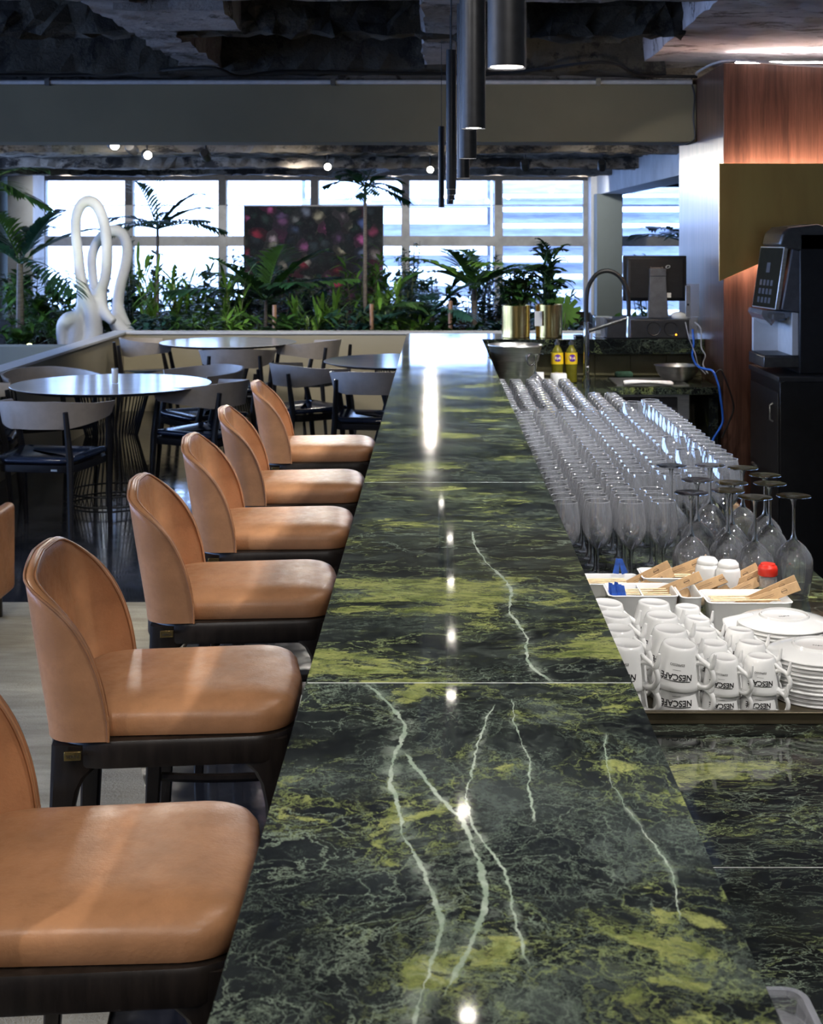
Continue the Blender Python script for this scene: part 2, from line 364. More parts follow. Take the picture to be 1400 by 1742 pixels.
def floor_mat():
    m, nt, b = new_mat('polished_dark_floor'); n = N(nt)
    f = n.noise(n.c, 1.6, 8, .65); g = n.noise(n.c, 9, 8, .7)
    k = n.mix(n.ramp(f, .35, .65), (.012, .014, .020), (.038, .040, .050))
    k = n.mix(n.math('MULTIPLY', n.ramp(g, .55, .7), .4), k, (.09, .09, .10))
    n.put(b.inputs['Base Color'], k); n.put(b.inputs['Roughness'], n.ramp(g, .3, .7, .04, .16)); b.inputs['Specular IOR Level'].default_value = .8
    n.bump(b, n.noise(n.c, 6, 3), .05, .01)
    return m
M['floor'] = floor_mat()
def rug_mat():
    m, nt, b = new_mat('greige_rug'); n = N(nt)
    f = n.noise(n.map(n.c, scale=(1, 5, 1)), 2.2, 7, .7); g = n.noise(n.c, 120, 3, .6)
    k = n.mix(n.ramp(f, .3, .7), (.30, .27, .20), (.50, .46, .36)); k = n.mix(n.math('MULTIPLY', g, .3), k, (.22, .20, .15))
    n.put(b.inputs['Base Color'], k); b.inputs['Roughness'].default_value = .95
    n.bump(b, g, .6, .006)
    return m
M['rug'] = rug_mat()
def flower_mat():
    m, nt, b = new_mat('floral_print'); n = N(nt)
    q = n.vadd(n.c, n.noise(n.c, 5, 4, .6, 0, 'Color'), .16)
    v = n.node('ShaderNodeTexVoronoi'); n.put(v.inputs['Vector'], q); v.inputs['Scale'].default_value = 6.5
    hue = n.xyz(v.outputs['Color'])
    pet = n.crange(hue[0], [(0, (.008, .012, .014)), (.22, (.02, .05, .04)), (.38, (.06, .075, .07)), (.52, (.016, .035, .06)), (.62, (.45, .03, .06)), (.74, (.70, .16, .42)), (.85, (.08, .14, .32)), (.93, (.55, .50, .32)), (1, (.8, .6, .7))])
    shade = n.ramp(v.outputs['Distance'], .05, .55, 1, .06)
    k = n.mix(shade, (.008, .008, .012), pet)
    reg = n.ramp(n.noise(n.c, 2.0, 3), .38, .62)
    k = n.mix(n.math('MULTIPLY', n.math('SUBTRACT', 1, reg), .6), k, (.02, .025, .025))
    fine = n.noise(q, 30, 5, .7); k = n.mix(n.math('MULTIPLY', n.ramp(fine, .5, .7), .08), k, (.25, .22, .22))
    n.put(b.inputs['Base Color'], k); b.inputs['Roughness'].default_value = .7; b.inputs['Specular IOR Level'].default_value = .2
    return m
M['floral'] = flower_mat()

# ------------------------------------------------------------------ mesh helpers
class MB:
    """collects simple shapes and links them as one mesh object"""
    def __init__(s): s.v = []; s.f = []; s.mi = []; s.cur = 0
    def add(s, vs, fs):
        o = len(s.v); s.v += [tuple(x) for x in vs]; s.f += [tuple(i + o for i in f) for f in fs]; s.mi += [s.cur] * len(fs); return s
    def box(s, x0, x1, y0, y1, z0, z1, M4=None):
        vs = [Vector((x, y, z)) for z in (z0, z1) for y in (y0, y1) for x in (x0, x1)]
        if M4 is not None: vs = [M4 @ v for v in vs]
        return s.add(vs, [(0, 2, 3, 1), (4, 5, 7, 6), (0, 1, 5, 4), (2, 6, 7, 3), (0, 4, 6, 2), (1, 3, 7, 5)])
    def rings(s, rings, closed=True, cap0=True, cap1=True):
        n = len(rings[0]); vs = [p for r in rings for p in r]; fs = []
        for i in range(len(rings) - 1):
            for j in range(n if closed else n - 1):
                a, b = i * n + j, i * n + (j + 1) % n
                fs.append((a, b, b + n, a + n))
        if cap0 and closed: fs.append(tuple(reversed(range(n))))
        if cap1 and closed: fs.append(tuple(range((len(rings) - 1) * n, len(rings) * n)))
        return s.add(vs, fs)
    def lathe(s, prof, n=24, c=(0, 0, 0), cap0=False, cap1=False, M4=None):
        rg = []
        for r, z in prof:
            ring = [Vector((c[0] + r * math.cos(2 * PI * k / n), c[1] + r * math.sin(2 * PI * k / n), c[2] + z)) for k in range(n)]
            if M4 is not None: ring = [M4 @ v for v in ring]
            rg.append(ring)
        return s.rings(rg, True, cap0, cap1)
    def cyl(s, c, r, z0, z1, n=24, r1=None):
        return s.lathe([(r, z0), (r if r1 is None else r1, z1)], n, (c[0], c[1], 0), True, True)
    def tube(s, pts, r, n=10, caps=True, up=None):
        pts = [Vector(p) for p in pts]; R = r if isinstance(r, (list, tuple)) else [r] * len(pts)
        rg = []; prev = None
        for i, p in enumerate(pts):
            t = (pts[min(i + 1, len(pts) - 1)] - pts[max(i - 1, 0)]).normalized()
            if prev is None:
                a = Vector((0, 0, 1)) if abs(t.z) < .9 else Vector((1, 0, 0)); u = t.cross(a).normalized()
            else:
                u = prev - t * prev.dot(t)
                u = u.normalized() if u.length > 1e-6 else t.orthogonal().normalized()
            prev = u; w = t.cross(u)
            rg.append([p + (u * math.cos(2 * PI * k / n) + w * math.sin(2 * PI * k / n)) * R[i] for k in range(n)])
        return s.rings(rg, True, caps, caps)
    def bar(s, a, b, w, h, w1=None, h1=None):
        """rectangular bar from a to b (w across, h the other way)"""
        a, b = Vector(a), Vector(b); t = (b - a).normalized()
        r = Vector((1, 0, 0)) if abs(t.x) < .8 else Vector((0, 1, 0))
        u = (r - t * r.dot(t)).normalized(); q = t.cross(u)
        def ring(p, w, h): return [p + u * x * w / 2 + q * y * h / 2 for x, y in ((-1, -1), (1, -1), (1, 1), (-1, 1))]
        return s.rings([ring(a, w, h), ring(b, w1 or w, h1 or h)])
    def prism(s, outline, z0, z1):
        return s.rings([[Vector((x, y, z0)) for x, y in outline], [Vector((x, y, z1)) for x, y in outline]])
    def xprism(s, outline, x0, x1):      # outline in (y, z)
        return s.rings([[Vector((x0, y, z)) for y, z in outline], [Vector((x1, y, z)) for y, z in outline]])
    def yprism(s, outline, y0, y1):      # outline in (x, z)
        return s.rings([[Vector((x, y0, z)) for x, z in outline], [Vector((x, y1, z)) for x, z in outline]])
    def build(s, name, m, parent=None, bevel=0, smooth=True, angle=38, sub=0, seg=2):
        me = bpy.data.meshes.new(name); me.from_pydata(s.v, [], s.f)
        bm = bmesh.new(); bm.from_mesh(me); bmesh.ops.recalc_face_normals(bm, faces=bm.faces); bm.to_mesh(me); bm.free()
        for x in (m if isinstance(m, (list, tuple)) else [m]): me.materials.append(x)
        for p, i in zip(me.polygons, s.mi): p.material_index = i
        if smooth:
            me.polygons.foreach_set('use_smooth', [True] * len(me.polygons)); me.set_sharp_from_angle(angle=math.radians(angle))
        o = bpy.data.objects.new(name, me); COL.objects.link(o)
        if parent is not None: o.parent = parent
        if bevel:
            b = o.modifiers.new('b', 'BEVEL'); b.width = bevel; b.segments = seg; b.limit_method = 'ANGLE'; b.angle_limit = math.radians(35)
        if sub:
            b = o.modifiers.new('s', 'SUBSURF'); b.levels = sub; b.render_levels = sub
        return o

def tag(o, label=None, cat=None, group=None, kind=None):
    if label: o['label'] = label
    if cat: o['category'] = cat
    if group: o['group'] = group
    if kind: o['kind'] = kind
    return o
def thing(name, label, cat, loc=(0, 0, 0), rz=0, group=None):
    o = bpy.data.objects.new(name, None); COL.objects.link(o); o.empty_display_size = .05
    o.location = loc; o.rotation_euler = (0, 0, rz); return tag(o, label, cat, group)
def struct(name, mb, m, **k): return tag(mb.build(name, m, **k), kind='structure')
def kids(o): return [c for c in COL.objects if c.parent == o]
KIDS = {}
def dup(root, loc, rz=0, label=None, group=None, rot=None):
    """a thing copied with copies of its parts and their sub-parts"""
    if root.name not in KIDS: KIDS[root.name] = [(c, kids(c)) for c in kids(root)]
    r = root.copy(); COL.objects.link(r); r.location = loc; r.rotation_euler = rot if rot else (0, 0, rz)
    if label: r['label'] = label
    if group: r['group'] = group
    for ch, gk in KIDS[root.name]:
        c = ch.copy(); COL.objects.link(c); c.parent = r
        for g in gk:
            d = g.copy(); COL.objects.link(d); d.parent = c
    return r
def text_verts(body, size, extrude=.0002, bold=0):
    cu = bpy.data.curves.new('t', 'FONT'); cu.body = body; cu.size = size; cu.extrude = extrude; cu.offset = bold
    cu.align_x = 'CENTER'; cu.align_y = 'CENTER'; cu.resolution_u = 3
    o = bpy.data.objects.new('t', cu); COL.objects.link(o)
    dg = bpy.context.evaluated_depsgraph_get(); dg.update()
    me = bpy.data.meshes.new_from_object(o.evaluated_get(dg))
    vs = [v.co.copy() for v in me.vertices]; fs = [tuple(p.vertices) for p in me.polygons]
    bpy.data.objects.remove(o); bpy.data.curves.remove(cu); bpy.data.meshes.remove(me)
    return vs, fs
def text_obj(name, body, size, m, parent, f, extrude=.0002, bold=0):
    """lettering; f maps flat text coordinates (x, y, depth) into place"""
    vs, fs = text_verts(body, size, extrude, bold); mb = MB(); mb.add([f(v) for v in vs], fs)
    return mb.build(name, m, parent, smooth=False)
def arc(cx, cy, r, a0, a1, n):
    return [(cx + r * math.cos(math.radians(a0 + (a1 - a0) * k / n)), cy + r * math.sin(math.radians(a0 + (a1 - a0) * k / n))) for k in range(n + 1)]
def round_poly(pts, n=7):
    """polygon (x, y, radius) with rounded corners"""
    out = []; L = len(pts)
    for i in range(L):
        p = Vector(pts[i][:2]); a = (Vector(pts[i - 1][:2]) - p); b = (Vector(pts[(i + 1) % L][:2]) - p); r = pts[i][2]
        if r <= 0: out.append(tuple(p)); continue
        ang = a.angle(b); d = min(r / math.tan(ang / 2), a.length * .5, b.length * .5); a.normalize(); b.normalize()
        p0, p1 = p + a * d, p + b * d
        for k in range(n + 1):
            t = k / n; out.append(tuple((1 - t) ** 2 * p0 + 2 * t * (1 - t) * (p + (p0 + p1 - 2 * p) * .08) + t * t * p1))
    return out
def offset(ol, d):
    """outline (counter-clockwise) moved outward by d"""
    L = len(ol); out = []
    for i in range(L):
        a, b = Vector(ol[i - 1]), Vector(ol[(i + 1) % L]); t = (b - a)
        t = t.normalized() if t.length > 1e-9 else Vector((1, 0))
        out.append((ol[i][0] + t.y * d, ol[i][1] - t.x * d))
    return out
def smoothpath(pts, n=6):
    """Catmull-Rom through the points"""
    P = [Vector(p) for p in pts]; P = [P[0] * 2 - P[1]] + P + [P[-1] * 2 - P[-2]]; out = []
    for i in range(1, len(P) - 2):
        for k in range(n):
            t = k / n; a, b, c, d = P[i - 1], P[i], P[i + 1], P[i + 2]
            out.append(.5 * ((2 * b) + (c - a) * t + (2 * a - 5 * b + 4 * c - d) * t * t + (3 * b - a - 3 * c + d) * t ** 3))
    out.append(P[-2]); return out

# ------------------------------------------------------------------ the room shell
H = 2.63
struct('floor', MB().box(-7, 4.6, -2.5, 22, -.1, 0), M['floor'], smooth=False)
wl = MB().box(-6.6, -6.4, -2.5, 22.2, 0, .85).box(-6.6, -6.4, -2.5, 22.2, 2.45, 3.3)
for y0, y1 in ((-2.5, -1.2), (2.1, 2.5), (5.8, 6.2), (9.5, 9.9), (13.2, 13.6), (16.9, 22.2)): wl.box(-6.6, -6.4, y0, y1, .85, 2.45)
struct('wall_left', wl, M['left_wall'], smooth=False)
for i, (y0, y1) in enumerate(((-1.2, 2.1), (2.5, 5.8), (6.2, 9.5), (9.9, 13.2), (13.6, 16.9))):
    w = MB()
    for y in (y0, (y0 + y1) / 2 - .03, y1 - .06): w.box(-6.53, -6.47, y, y + .06, .85, 2.45)
    w.box(-6.53, -6.47, y0, y1, .85, .91).box(-6.53, -6.47, y0, y1, 2.39, 2.45)
    wn = struct('window_%d' % (i + 11), w, M['frame'], smooth=False)
    MB().box(-6.503, -6.497, y0 + .03, y1 - .03, .88, 2.42).build('window_pane', M['pane'], wn, smooth=False)
struct('wall_right', MB().box(4.4, 4.6, -2.5, 22.2, 0, 3.3), M['beige_wall'], smooth=False)
struct('wall_rear', MB().box(-6.6, 4.6, -2.7, -2.5, 0, 3.3), M['beige_wall'], smooth=False)
tag(MB().prism(round_poly([(-6.3, .6, .1), (-.78, .6, .5), (-.66, 2.6, .4), (-.80, 4.0, .3), (-1.0, 4.7, .5), (-1.05, 6.45, .05), (-6.3, 6.45, .1)]), .001, .014).build('area_rug', M['rug']),
    'large greige woven rug lying under the tan bar stools', 'rug')
# coffered concrete ceiling over the bar
mb = MB().box(-6.6, 4.6, -2.5, 22.2, 2.98, 3.12)
struct('ceiling', mb, M['ceiling'], smooth=False)
def rough_box(x0, x1, y0, y1, z0, z1, seed, amp=.02, step=.09):
    """a concrete member with a broken, uneven surface"""
    r = random.Random(seed); nx, ny, nz = [max(1, int(abs(b - a) / step)) for a, b in ((x0, x1), (y0, y1), (z0, z1))]
    nx = min(nx, 120); ny = min(ny, 120)
    bm = bmesh.new(); vs = {}
    def g(i, j, k):
        if (i, j, k) not in vs:
            p = Vector((x0 + (x1 - x0) * i / nx, y0 + (y1 - y0) * j / ny, z0 + (z1 - z0) * k / nz))
            lf = math.sin(p.x * 2.1 + seed) * math.sin(p.y * 1.7 + seed * 2)
            p += Vector((r.uniform(-1, 1), r.uniform(-1, 1), r.uniform(-1, .4) + .5 * lf)) * amp
            vs[(i, j, k)] = bm.verts.new(p)
        return vs[(i, j, k)]
    for i in range(nx):
        for j in range(ny): bm.faces.new((g(i, j, 0), g(i, j + 1, 0), g(i + 1, j + 1, 0), g(i + 1, j, 0)))
    for k in range(nz):
        for i in range(nx):
            bm.faces.new((g(i, 0, k), g(i + 1, 0, k), g(i + 1, 0, k + 1), g(i, 0, k + 1)))
            bm.faces.new((g(i, ny, k), g(i, ny, k + 1), g(i + 1, ny, k + 1), g(i + 1, ny, k)))
        for j in range(ny):
            bm.faces.new((g(0, j, k), g(0, j, k + 1), g(0, j + 1, k + 1), g(0, j + 1, k)))
            bm.faces.new((g(nx, j, k), g(nx, j + 1, k), g(nx, j + 1, k + 1), g(nx, j, k + 1)))
    bm.verts.index_update(); mb = MB(); mb.add([v.co.copy() for v in bm.verts], [tuple(v.index for v in f.verts) for f in bm.faces]); bm.free()
    return mb
struct('trim_1', rough_box(-6.3, 1.2, 5.05, 5.62, 2.63, 2.98, 1, .010), M['ceiling_rib'], smooth=False)
struct('trim_2', rough_box(-1.42, -1.22, 5.6, 8.3, 2.64, 2.98, 2, .016), M['ceiling_rib'], smooth=False)
struct('trim_3', rough_box(-.06, .10, 5.6, 8.3, 2.66, 2.98, 3, .020), M['ceiling_rib'], smooth=False)
struct('trim_4', rough_box(-6.3, 1.2, 6.72, 6.86, 2.66, 2.98, 4, .030, .06), M['ceiling'], smooth=False)
struct('trim_5', rough_box(-6.3, 1.3, 8.0, 8.3, 2.63, 2.98, 5, .018), M['ceiling'], smooth=False)
struct('trim_6', rough_box(1.18, 4.38, -2.4, 8.26, 2.675, 2.97, 6, .010, .12), M['ceiling_pale'], smooth=False)
struct('trim_7', rough_box(-1.30, -.86, 5.7, 6.28, 2.60, 2.98, 7, .008), M['ceiling_rib'], smooth=False)
struct('trim_8', rough_box(-6.3, 4.4, 8.5, 22.0, 2.62, 2.9, 8, .030, .11), M['ceiling_far'], smooth=False)
for i, y in enumerate((11.6, 14.2, 17.0, 19.6)):
    struct('trim_%d' % (9 + i), rough_box(-6.3, 2.5, y, y + .35, 2.50 + .02 * (i % 2), 2.64, 20 + i, .022), M['ceiling_far'], smooth=False)
# painted cross beam with its conduit
struct('trim_13', MB().box(-6.4, 1.53, 8.27, 8.57, 2.235, 2.575), M['beam'], smooth=False, bevel=.006)
struct('trim_14', MB().box(-6.4, 1.53, 8.40, 8.57, 2.575, 2.64), M['ceiling_rib'], smooth=False)
t = thing('conduit', 'pale horizontal conduit pipe running along the top of the cross beam', 'pipe')
MB().tube([(-6.3, 8.255, 2.585), (1.50, 8.255, 2.585)], .014, 10).build('pipe', M['pipe'], t)
for x in (-4.2, -2.27, -.60, .95):
    MB().box(x - .014, x + .014, 8.235, 8.275, 2.565, 2.605).build('clamp', M['steel_dark'], t)
tag(MB().tube(smoothpath([(1.50, 8.25, 2.57), (1.512, 8.24, 2.50), (1.505, 8.24, 2.38), (1.515, 8.25, 2.26), (1.47, 8.27, 2.225), (1.40, 8.35, 2.22)]), .005, 6).build('cable_drop', M['rubber']),
    'thin black cable hanging beside the right end of the cross beam', 'cable')
tag(MB().tube(smoothpath([(1.50, 8.1, 2.61), (1.47, 7.9, 2.605), (1.50, 7.55, 2.612), (1.60, 7.44, 2.612), (1.9, 7.42, 2.585), (2.3, 7.42, 2.575), (2.9, 7.42, 2.60)]), .007, 6).build('ceiling_cable', M['grey_cable']),
    'grey cable sagging along the top of the walnut wall', 'cable')
tag(MB().tube(smoothpath([(-3.2, 7.95, 2.60), (-2.0, 8.1, 2.61), (-1.3, 7.9, 2.63), (-1.1, 7.95, 2.585), (-.8, 8.0, 2.62), (.3, 8.05, 2.61), (.9, 7.7, 2.635), (1.15, 8.0, 2.60), (1.5, 8.1, 2.60)]), .010, 6).build('ceiling_cable', M['rubber']),
    'black cable looping below the coffers in front of the cross beam', 'cable')
# walnut pier / wall on the right
struct('wall_right_pier', MB().box(1.53, 4.4, 7.5, 8.87, 0, 2.605), M['wood'], smooth=False, bevel=.003)
MBl = MB().box(1.60, 4.2, 7.502, 7.53, 2.6055, 2.613)
tag(MBl.build('led_strip', M['led_white']), 'white light strip glowing on top of the walnut wall', 'light strip')
t = thing('brass_canopy', 'large brass sheet with slanted lower edge mounted on the walnut wall', 'canopy')
xa = 1.485
MB().yprism([(xa, 2.066), (xa, 1.449), (1.72, 1.553), (2.55, 1.90), (3.3, 1.90), (3.3, 2.066)], 7.385, 7.40).build('sheet', M['brass_sheet'], t, smooth=False, bevel=.001)
MB().box(1.62, 1.66, 7.40, 7.50, 1.62, 2.02).box(2.6, 2.64, 7.40, 7.50, 1.92, 2.04).build('bracket', M['black_metal'], t)
MB().box(xa + .06, 3.25, 7.41, 7.425, 2.02, 2.035).build('light_strip', M['led'], t)
MB().bar((xa + .08, 7.42, 1.515), (2.5, 7.42, 1.915), .012, .012).build('light_strip', M['led'], t)
# far right: concrete beam, column
struct('trim_15', MB().box(2.45, 2.85, 8.9, 22.0, 2.286, 2.64), M['pale_column'], smooth=False)
struct('wall_right_column', MB().box(2.40, 2.78, 21.0, 21.4, 0, 2.29), M['column'], smooth=False)
struct('wall_right_pilaster', MB().box(2.36, 2.62, 21.42, 22.0, 0, 2.62), M['white_cap'], smooth=False)
struct('wall_right_far', MB().box(4.2, 4.4, 8.87, 22.0, 0, 2.64), M['column'], smooth=False)
# far left: pale column and sage return
struct('wall_left_column', MB().box(-6.25, -5.88, 20.6, 21.2, 0, 2.62), M['pale_column'], smooth=False)
struct('wall_left_far', MB().box(-6.6, -6.05, 18.8, 19.2, 0, 2.62), M['left_wall'], smooth=False)
# window wall: five bays with head, mid rail and sill
bays = [-6.12, -4.76, -3.31, -1.88, -.465, .98, 2.36]
def window(nm, x0, x1, mw0, mw1, ztop=2.52, zmid=1.62, zbot=.40, last=False):
    Y0, Y1 = 21.9, 22.06
    w = thing(nm, None, None); w['kind'] = 'structure'
    fr = MB()
    fr.box(x0 - mw0, x0 + mw0, Y0 - .01, Y1, 0, 2.62)
    if last: fr.box(x1 - mw1, x1 + mw1, Y0 - .01, Y1, 0, 2.62)
    fr.box(x0, x1, Y0, Y1, zmid - .12, zmid + .04).box(x0, x1, Y0, Y1, zbot - .07, zbot + .03).box(x0, x1, Y0, Y1, 2.13, 2.145)
    fr.build('window_frame', M['frame'], w, smooth=False)
    MB().box(x0, x1, Y0 - .02, Y1, ztop, 2.62).box(x0 - .05, x0 + .05, Y0 - .03, Y0, 2.14, 2.62).build('window_head', M['frame_dark'], w, smooth=False)
    MB().box(x0 + .02, x1 - .02, 21.97, 21.976, 0, ztop).build('window_pane', M['pane'], w, smooth=False)
    return w
for i in range(6):
    window('window_%d' % (i + 1), bays[i], bays[i + 1], .065, .065, last=(i == 5))
window('window_7', 2.85, 4.1, .05, .05, 2.42, last=True)
struct('wall_far', MB().box(-6.6, -6.12, 21.9, 22.06, 0, 2.7).box(4.1, 4.6, 21.9, 22.06, 0, 2.7).box(-6.6, 4.6, 21.9, 22.06, 2.62, 3.2), M['frame'], smooth=False)
# outside: sun breakers, pale ground and a pale facade across the street
for x0, x1, zs_, lab in ((.95, 4.4, (-.1, .25, .55, .85, 1.13, 1.42, 1.70, 1.96, 2.20, 2.44), 'dense pale sun screen of horizontal blades outside the windows by the bar end'), (-2.2, .9, (.2, .75, 1.25, 1.75, 2.2), 'open pale sun screen of few blades outside the middle windows')):
    r = thing('sun_screen', lab, 'sun screen', (0, 23.2, -.2))
    for x in (x0 + .02, x1 - .02): MB().box(x - .03, x + .03, .1, .16, 0, 3.1).build('post', M['louvre'], r, smooth=False)
    for z in zs_:
        a = rnd.uniform(-.25, .25)
        R = Matrix.Translation((0, 0, z + .2)) @ Matrix.Rotation(.75 + a * .6, 4, 'X') @ Matrix.Rotation(a * .02, 4, 'Y')
        MB().box(x0, x1, -.13, .13, -.008, .008, R).build('blade', M['louvre'], r, smooth=False)
struct('ground_outside', MB().box(-14, 14, 22.1, 60, -.25, -.2), M['white_cap'], smooth=False)

# ------------------------------------------------------------------ low planter walls and bed
t = MB()
wall = MB().box(-2.98, 4.3, 13.5, 13.68, 0, .735).box(-3.10, -2.98, 7.5, 13.68, 0, .735)
struct('trim_20', wall, M['beige_wall'], smooth=False)
struct('trim_21', MB().box(-2.96, 4.3, 13.48, 13.70, .735, .757).box(-3.12, -2.96, 7.5, 13.70, .735, .757), M['white_cap'], smooth=False, bevel=.003)
struct('trim_22', MB().box(-6.4, -3.12, 12.9, 13.1, 0, .67), M['column'], smooth=False, bevel=.01)
soil = rough_box(-5.80, 2.28, 13.75, 20.9, .0, .55, 31, .03, .25)
tag(soil.build('planting_soil', M['soil']), 'dark soil filling the indoor planting bed', 'soil', kind='stuff')

# ------------------------------------------------------------------ bar
bar = thing('bar_counter', 'long bar topped with polished green veined marble slabs', 'bar counter')
XL, XR = -.173, .263
j = [.55, 1.884, 3.402, 5.09, 6.70, 8.45]
mats = ['marble_a', 'marble_a', 'marble_b', 'marble_c', 'marble_c', 'marble_c']
MB().box(XL, XR, -.4, 1.882, 1.065, 1.1).build('marble_slab', M['marble_a'], bar, bevel=0, smooth=False)
MB().box(XL, XR, 1.886, 3.4, 1.065, 1.1).build('marble_slab', M['marble_b'], bar, bevel=0, smooth=False)
for a, b_ in ((3.405, 5.0885), (5.0925, 6.6985), (6.7025, 8.45)):
    MB().box(XL, XR, a, b_, 1.065, 1.1).build('marble_slab', M['marble_c'], bar, bevel=0, smooth=False)
MB().box(XR, 1.527, 8.0, 8.45, 1.015, 1.1).build('marble_slab', M['marble_d'], bar, bevel=.0025, smooth=False)
MB().box(XL + .002, XR - .002, -.39, 8.44, 1.068, 1.0996).build('joint_filler', M['seam'], bar, smooth=False)
MB().box(-.06, .243, -.4, 8.4, 0, 1.065).build('bar_front', M['dark_wood'], bar, smooth=False)
MB().box(.24, 1.527, 8.10, 8.36, 0, 1.015).build('tiled_back_wall', M['khaki_tile'], bar, smooth=False)
tl = MB()
for k in range(6): tl.box(.30 + k * .205, .50 + k * .205, 8.094, 8.102, .885, 1.01)
tl.build('wall_tiles', M['khaki_tile'], bar, bevel=.002)

wt = thing('worktop', 'dark marble work surface running behind the raised bar', 'worktop')
MB().box(.245, .92, -.4, 1.8255, .84, .88).build('marble_slab', M['marble_d'], wt, bevel=.002, smooth=False)
MB().box(.245, .92, 1.8285, 5.2, .84, .88).build('marble_slab', M['marble_d'], wt, bevel=.002, smooth=False)
MB().box(.245, .92, 5.203, 8.09, .84, .88).build('marble_slab', M['marble_d'], wt, bevel=.002, smooth=False)
MB().box(.92, 1.51, 7.52, 7.60, .84, .88).box(.92, 1.51, 7.98, 8.09, .84, .88).box(.92, .98, 7.6, 7.98, .84, .88).box(1.36, 1.51, 7.6, 7.98, .84, .88).build('marble_slab', M['marble_d'], wt, smooth=False)
MB().box(.247, .918, -.39, 8.08, .845, .8785).build('joint_filler', M['seam'], wt, smooth=False)
MB().box(.25, .90, -.4, 7.50, .02, .84).build('base_cabinet', M['dark_grey'], wt, smooth=False)
MB().box(1.46, 1.51, 7.54, 8.09, 0, .84).build('end_panel', M['marble_d'], wt, smooth=False)
tag(MB().box(.98, 1.36, 7.6, 7.98, .70, .71).box(.975, .985, 7.6, 7.98, .70, .884).box(1.355, 1.365, 7.6, 7.98, .70, .884).box(.975, 1.365, 7.595, 7.605, .70, .884).box(.975, 1.365, 7.975, 7.985, .70, .884).build('sink_basin', M['steel'], smooth=False),
    'steel sink basin let into the dark worktop below the tap', 'sink')
cb = thing('sink_cabinet', 'grey appliance with a square badge under the sink worktop', 'cabinet', (0, 0, 0))
MB().box(.93, 1.305, 7.60, 8.0, .05, .82).build('body', M['dark_grey'], cb)
MB().box(.935, 1.30, 7.58, 7.60, .48, .82).build('door', M['grey_plastic'], cb, bevel=.004)
MB().box(1.185, 1.215, 7.572, 7.582, .70, .73).build('badge', M['steel_dark'], cb, bevel=.002)

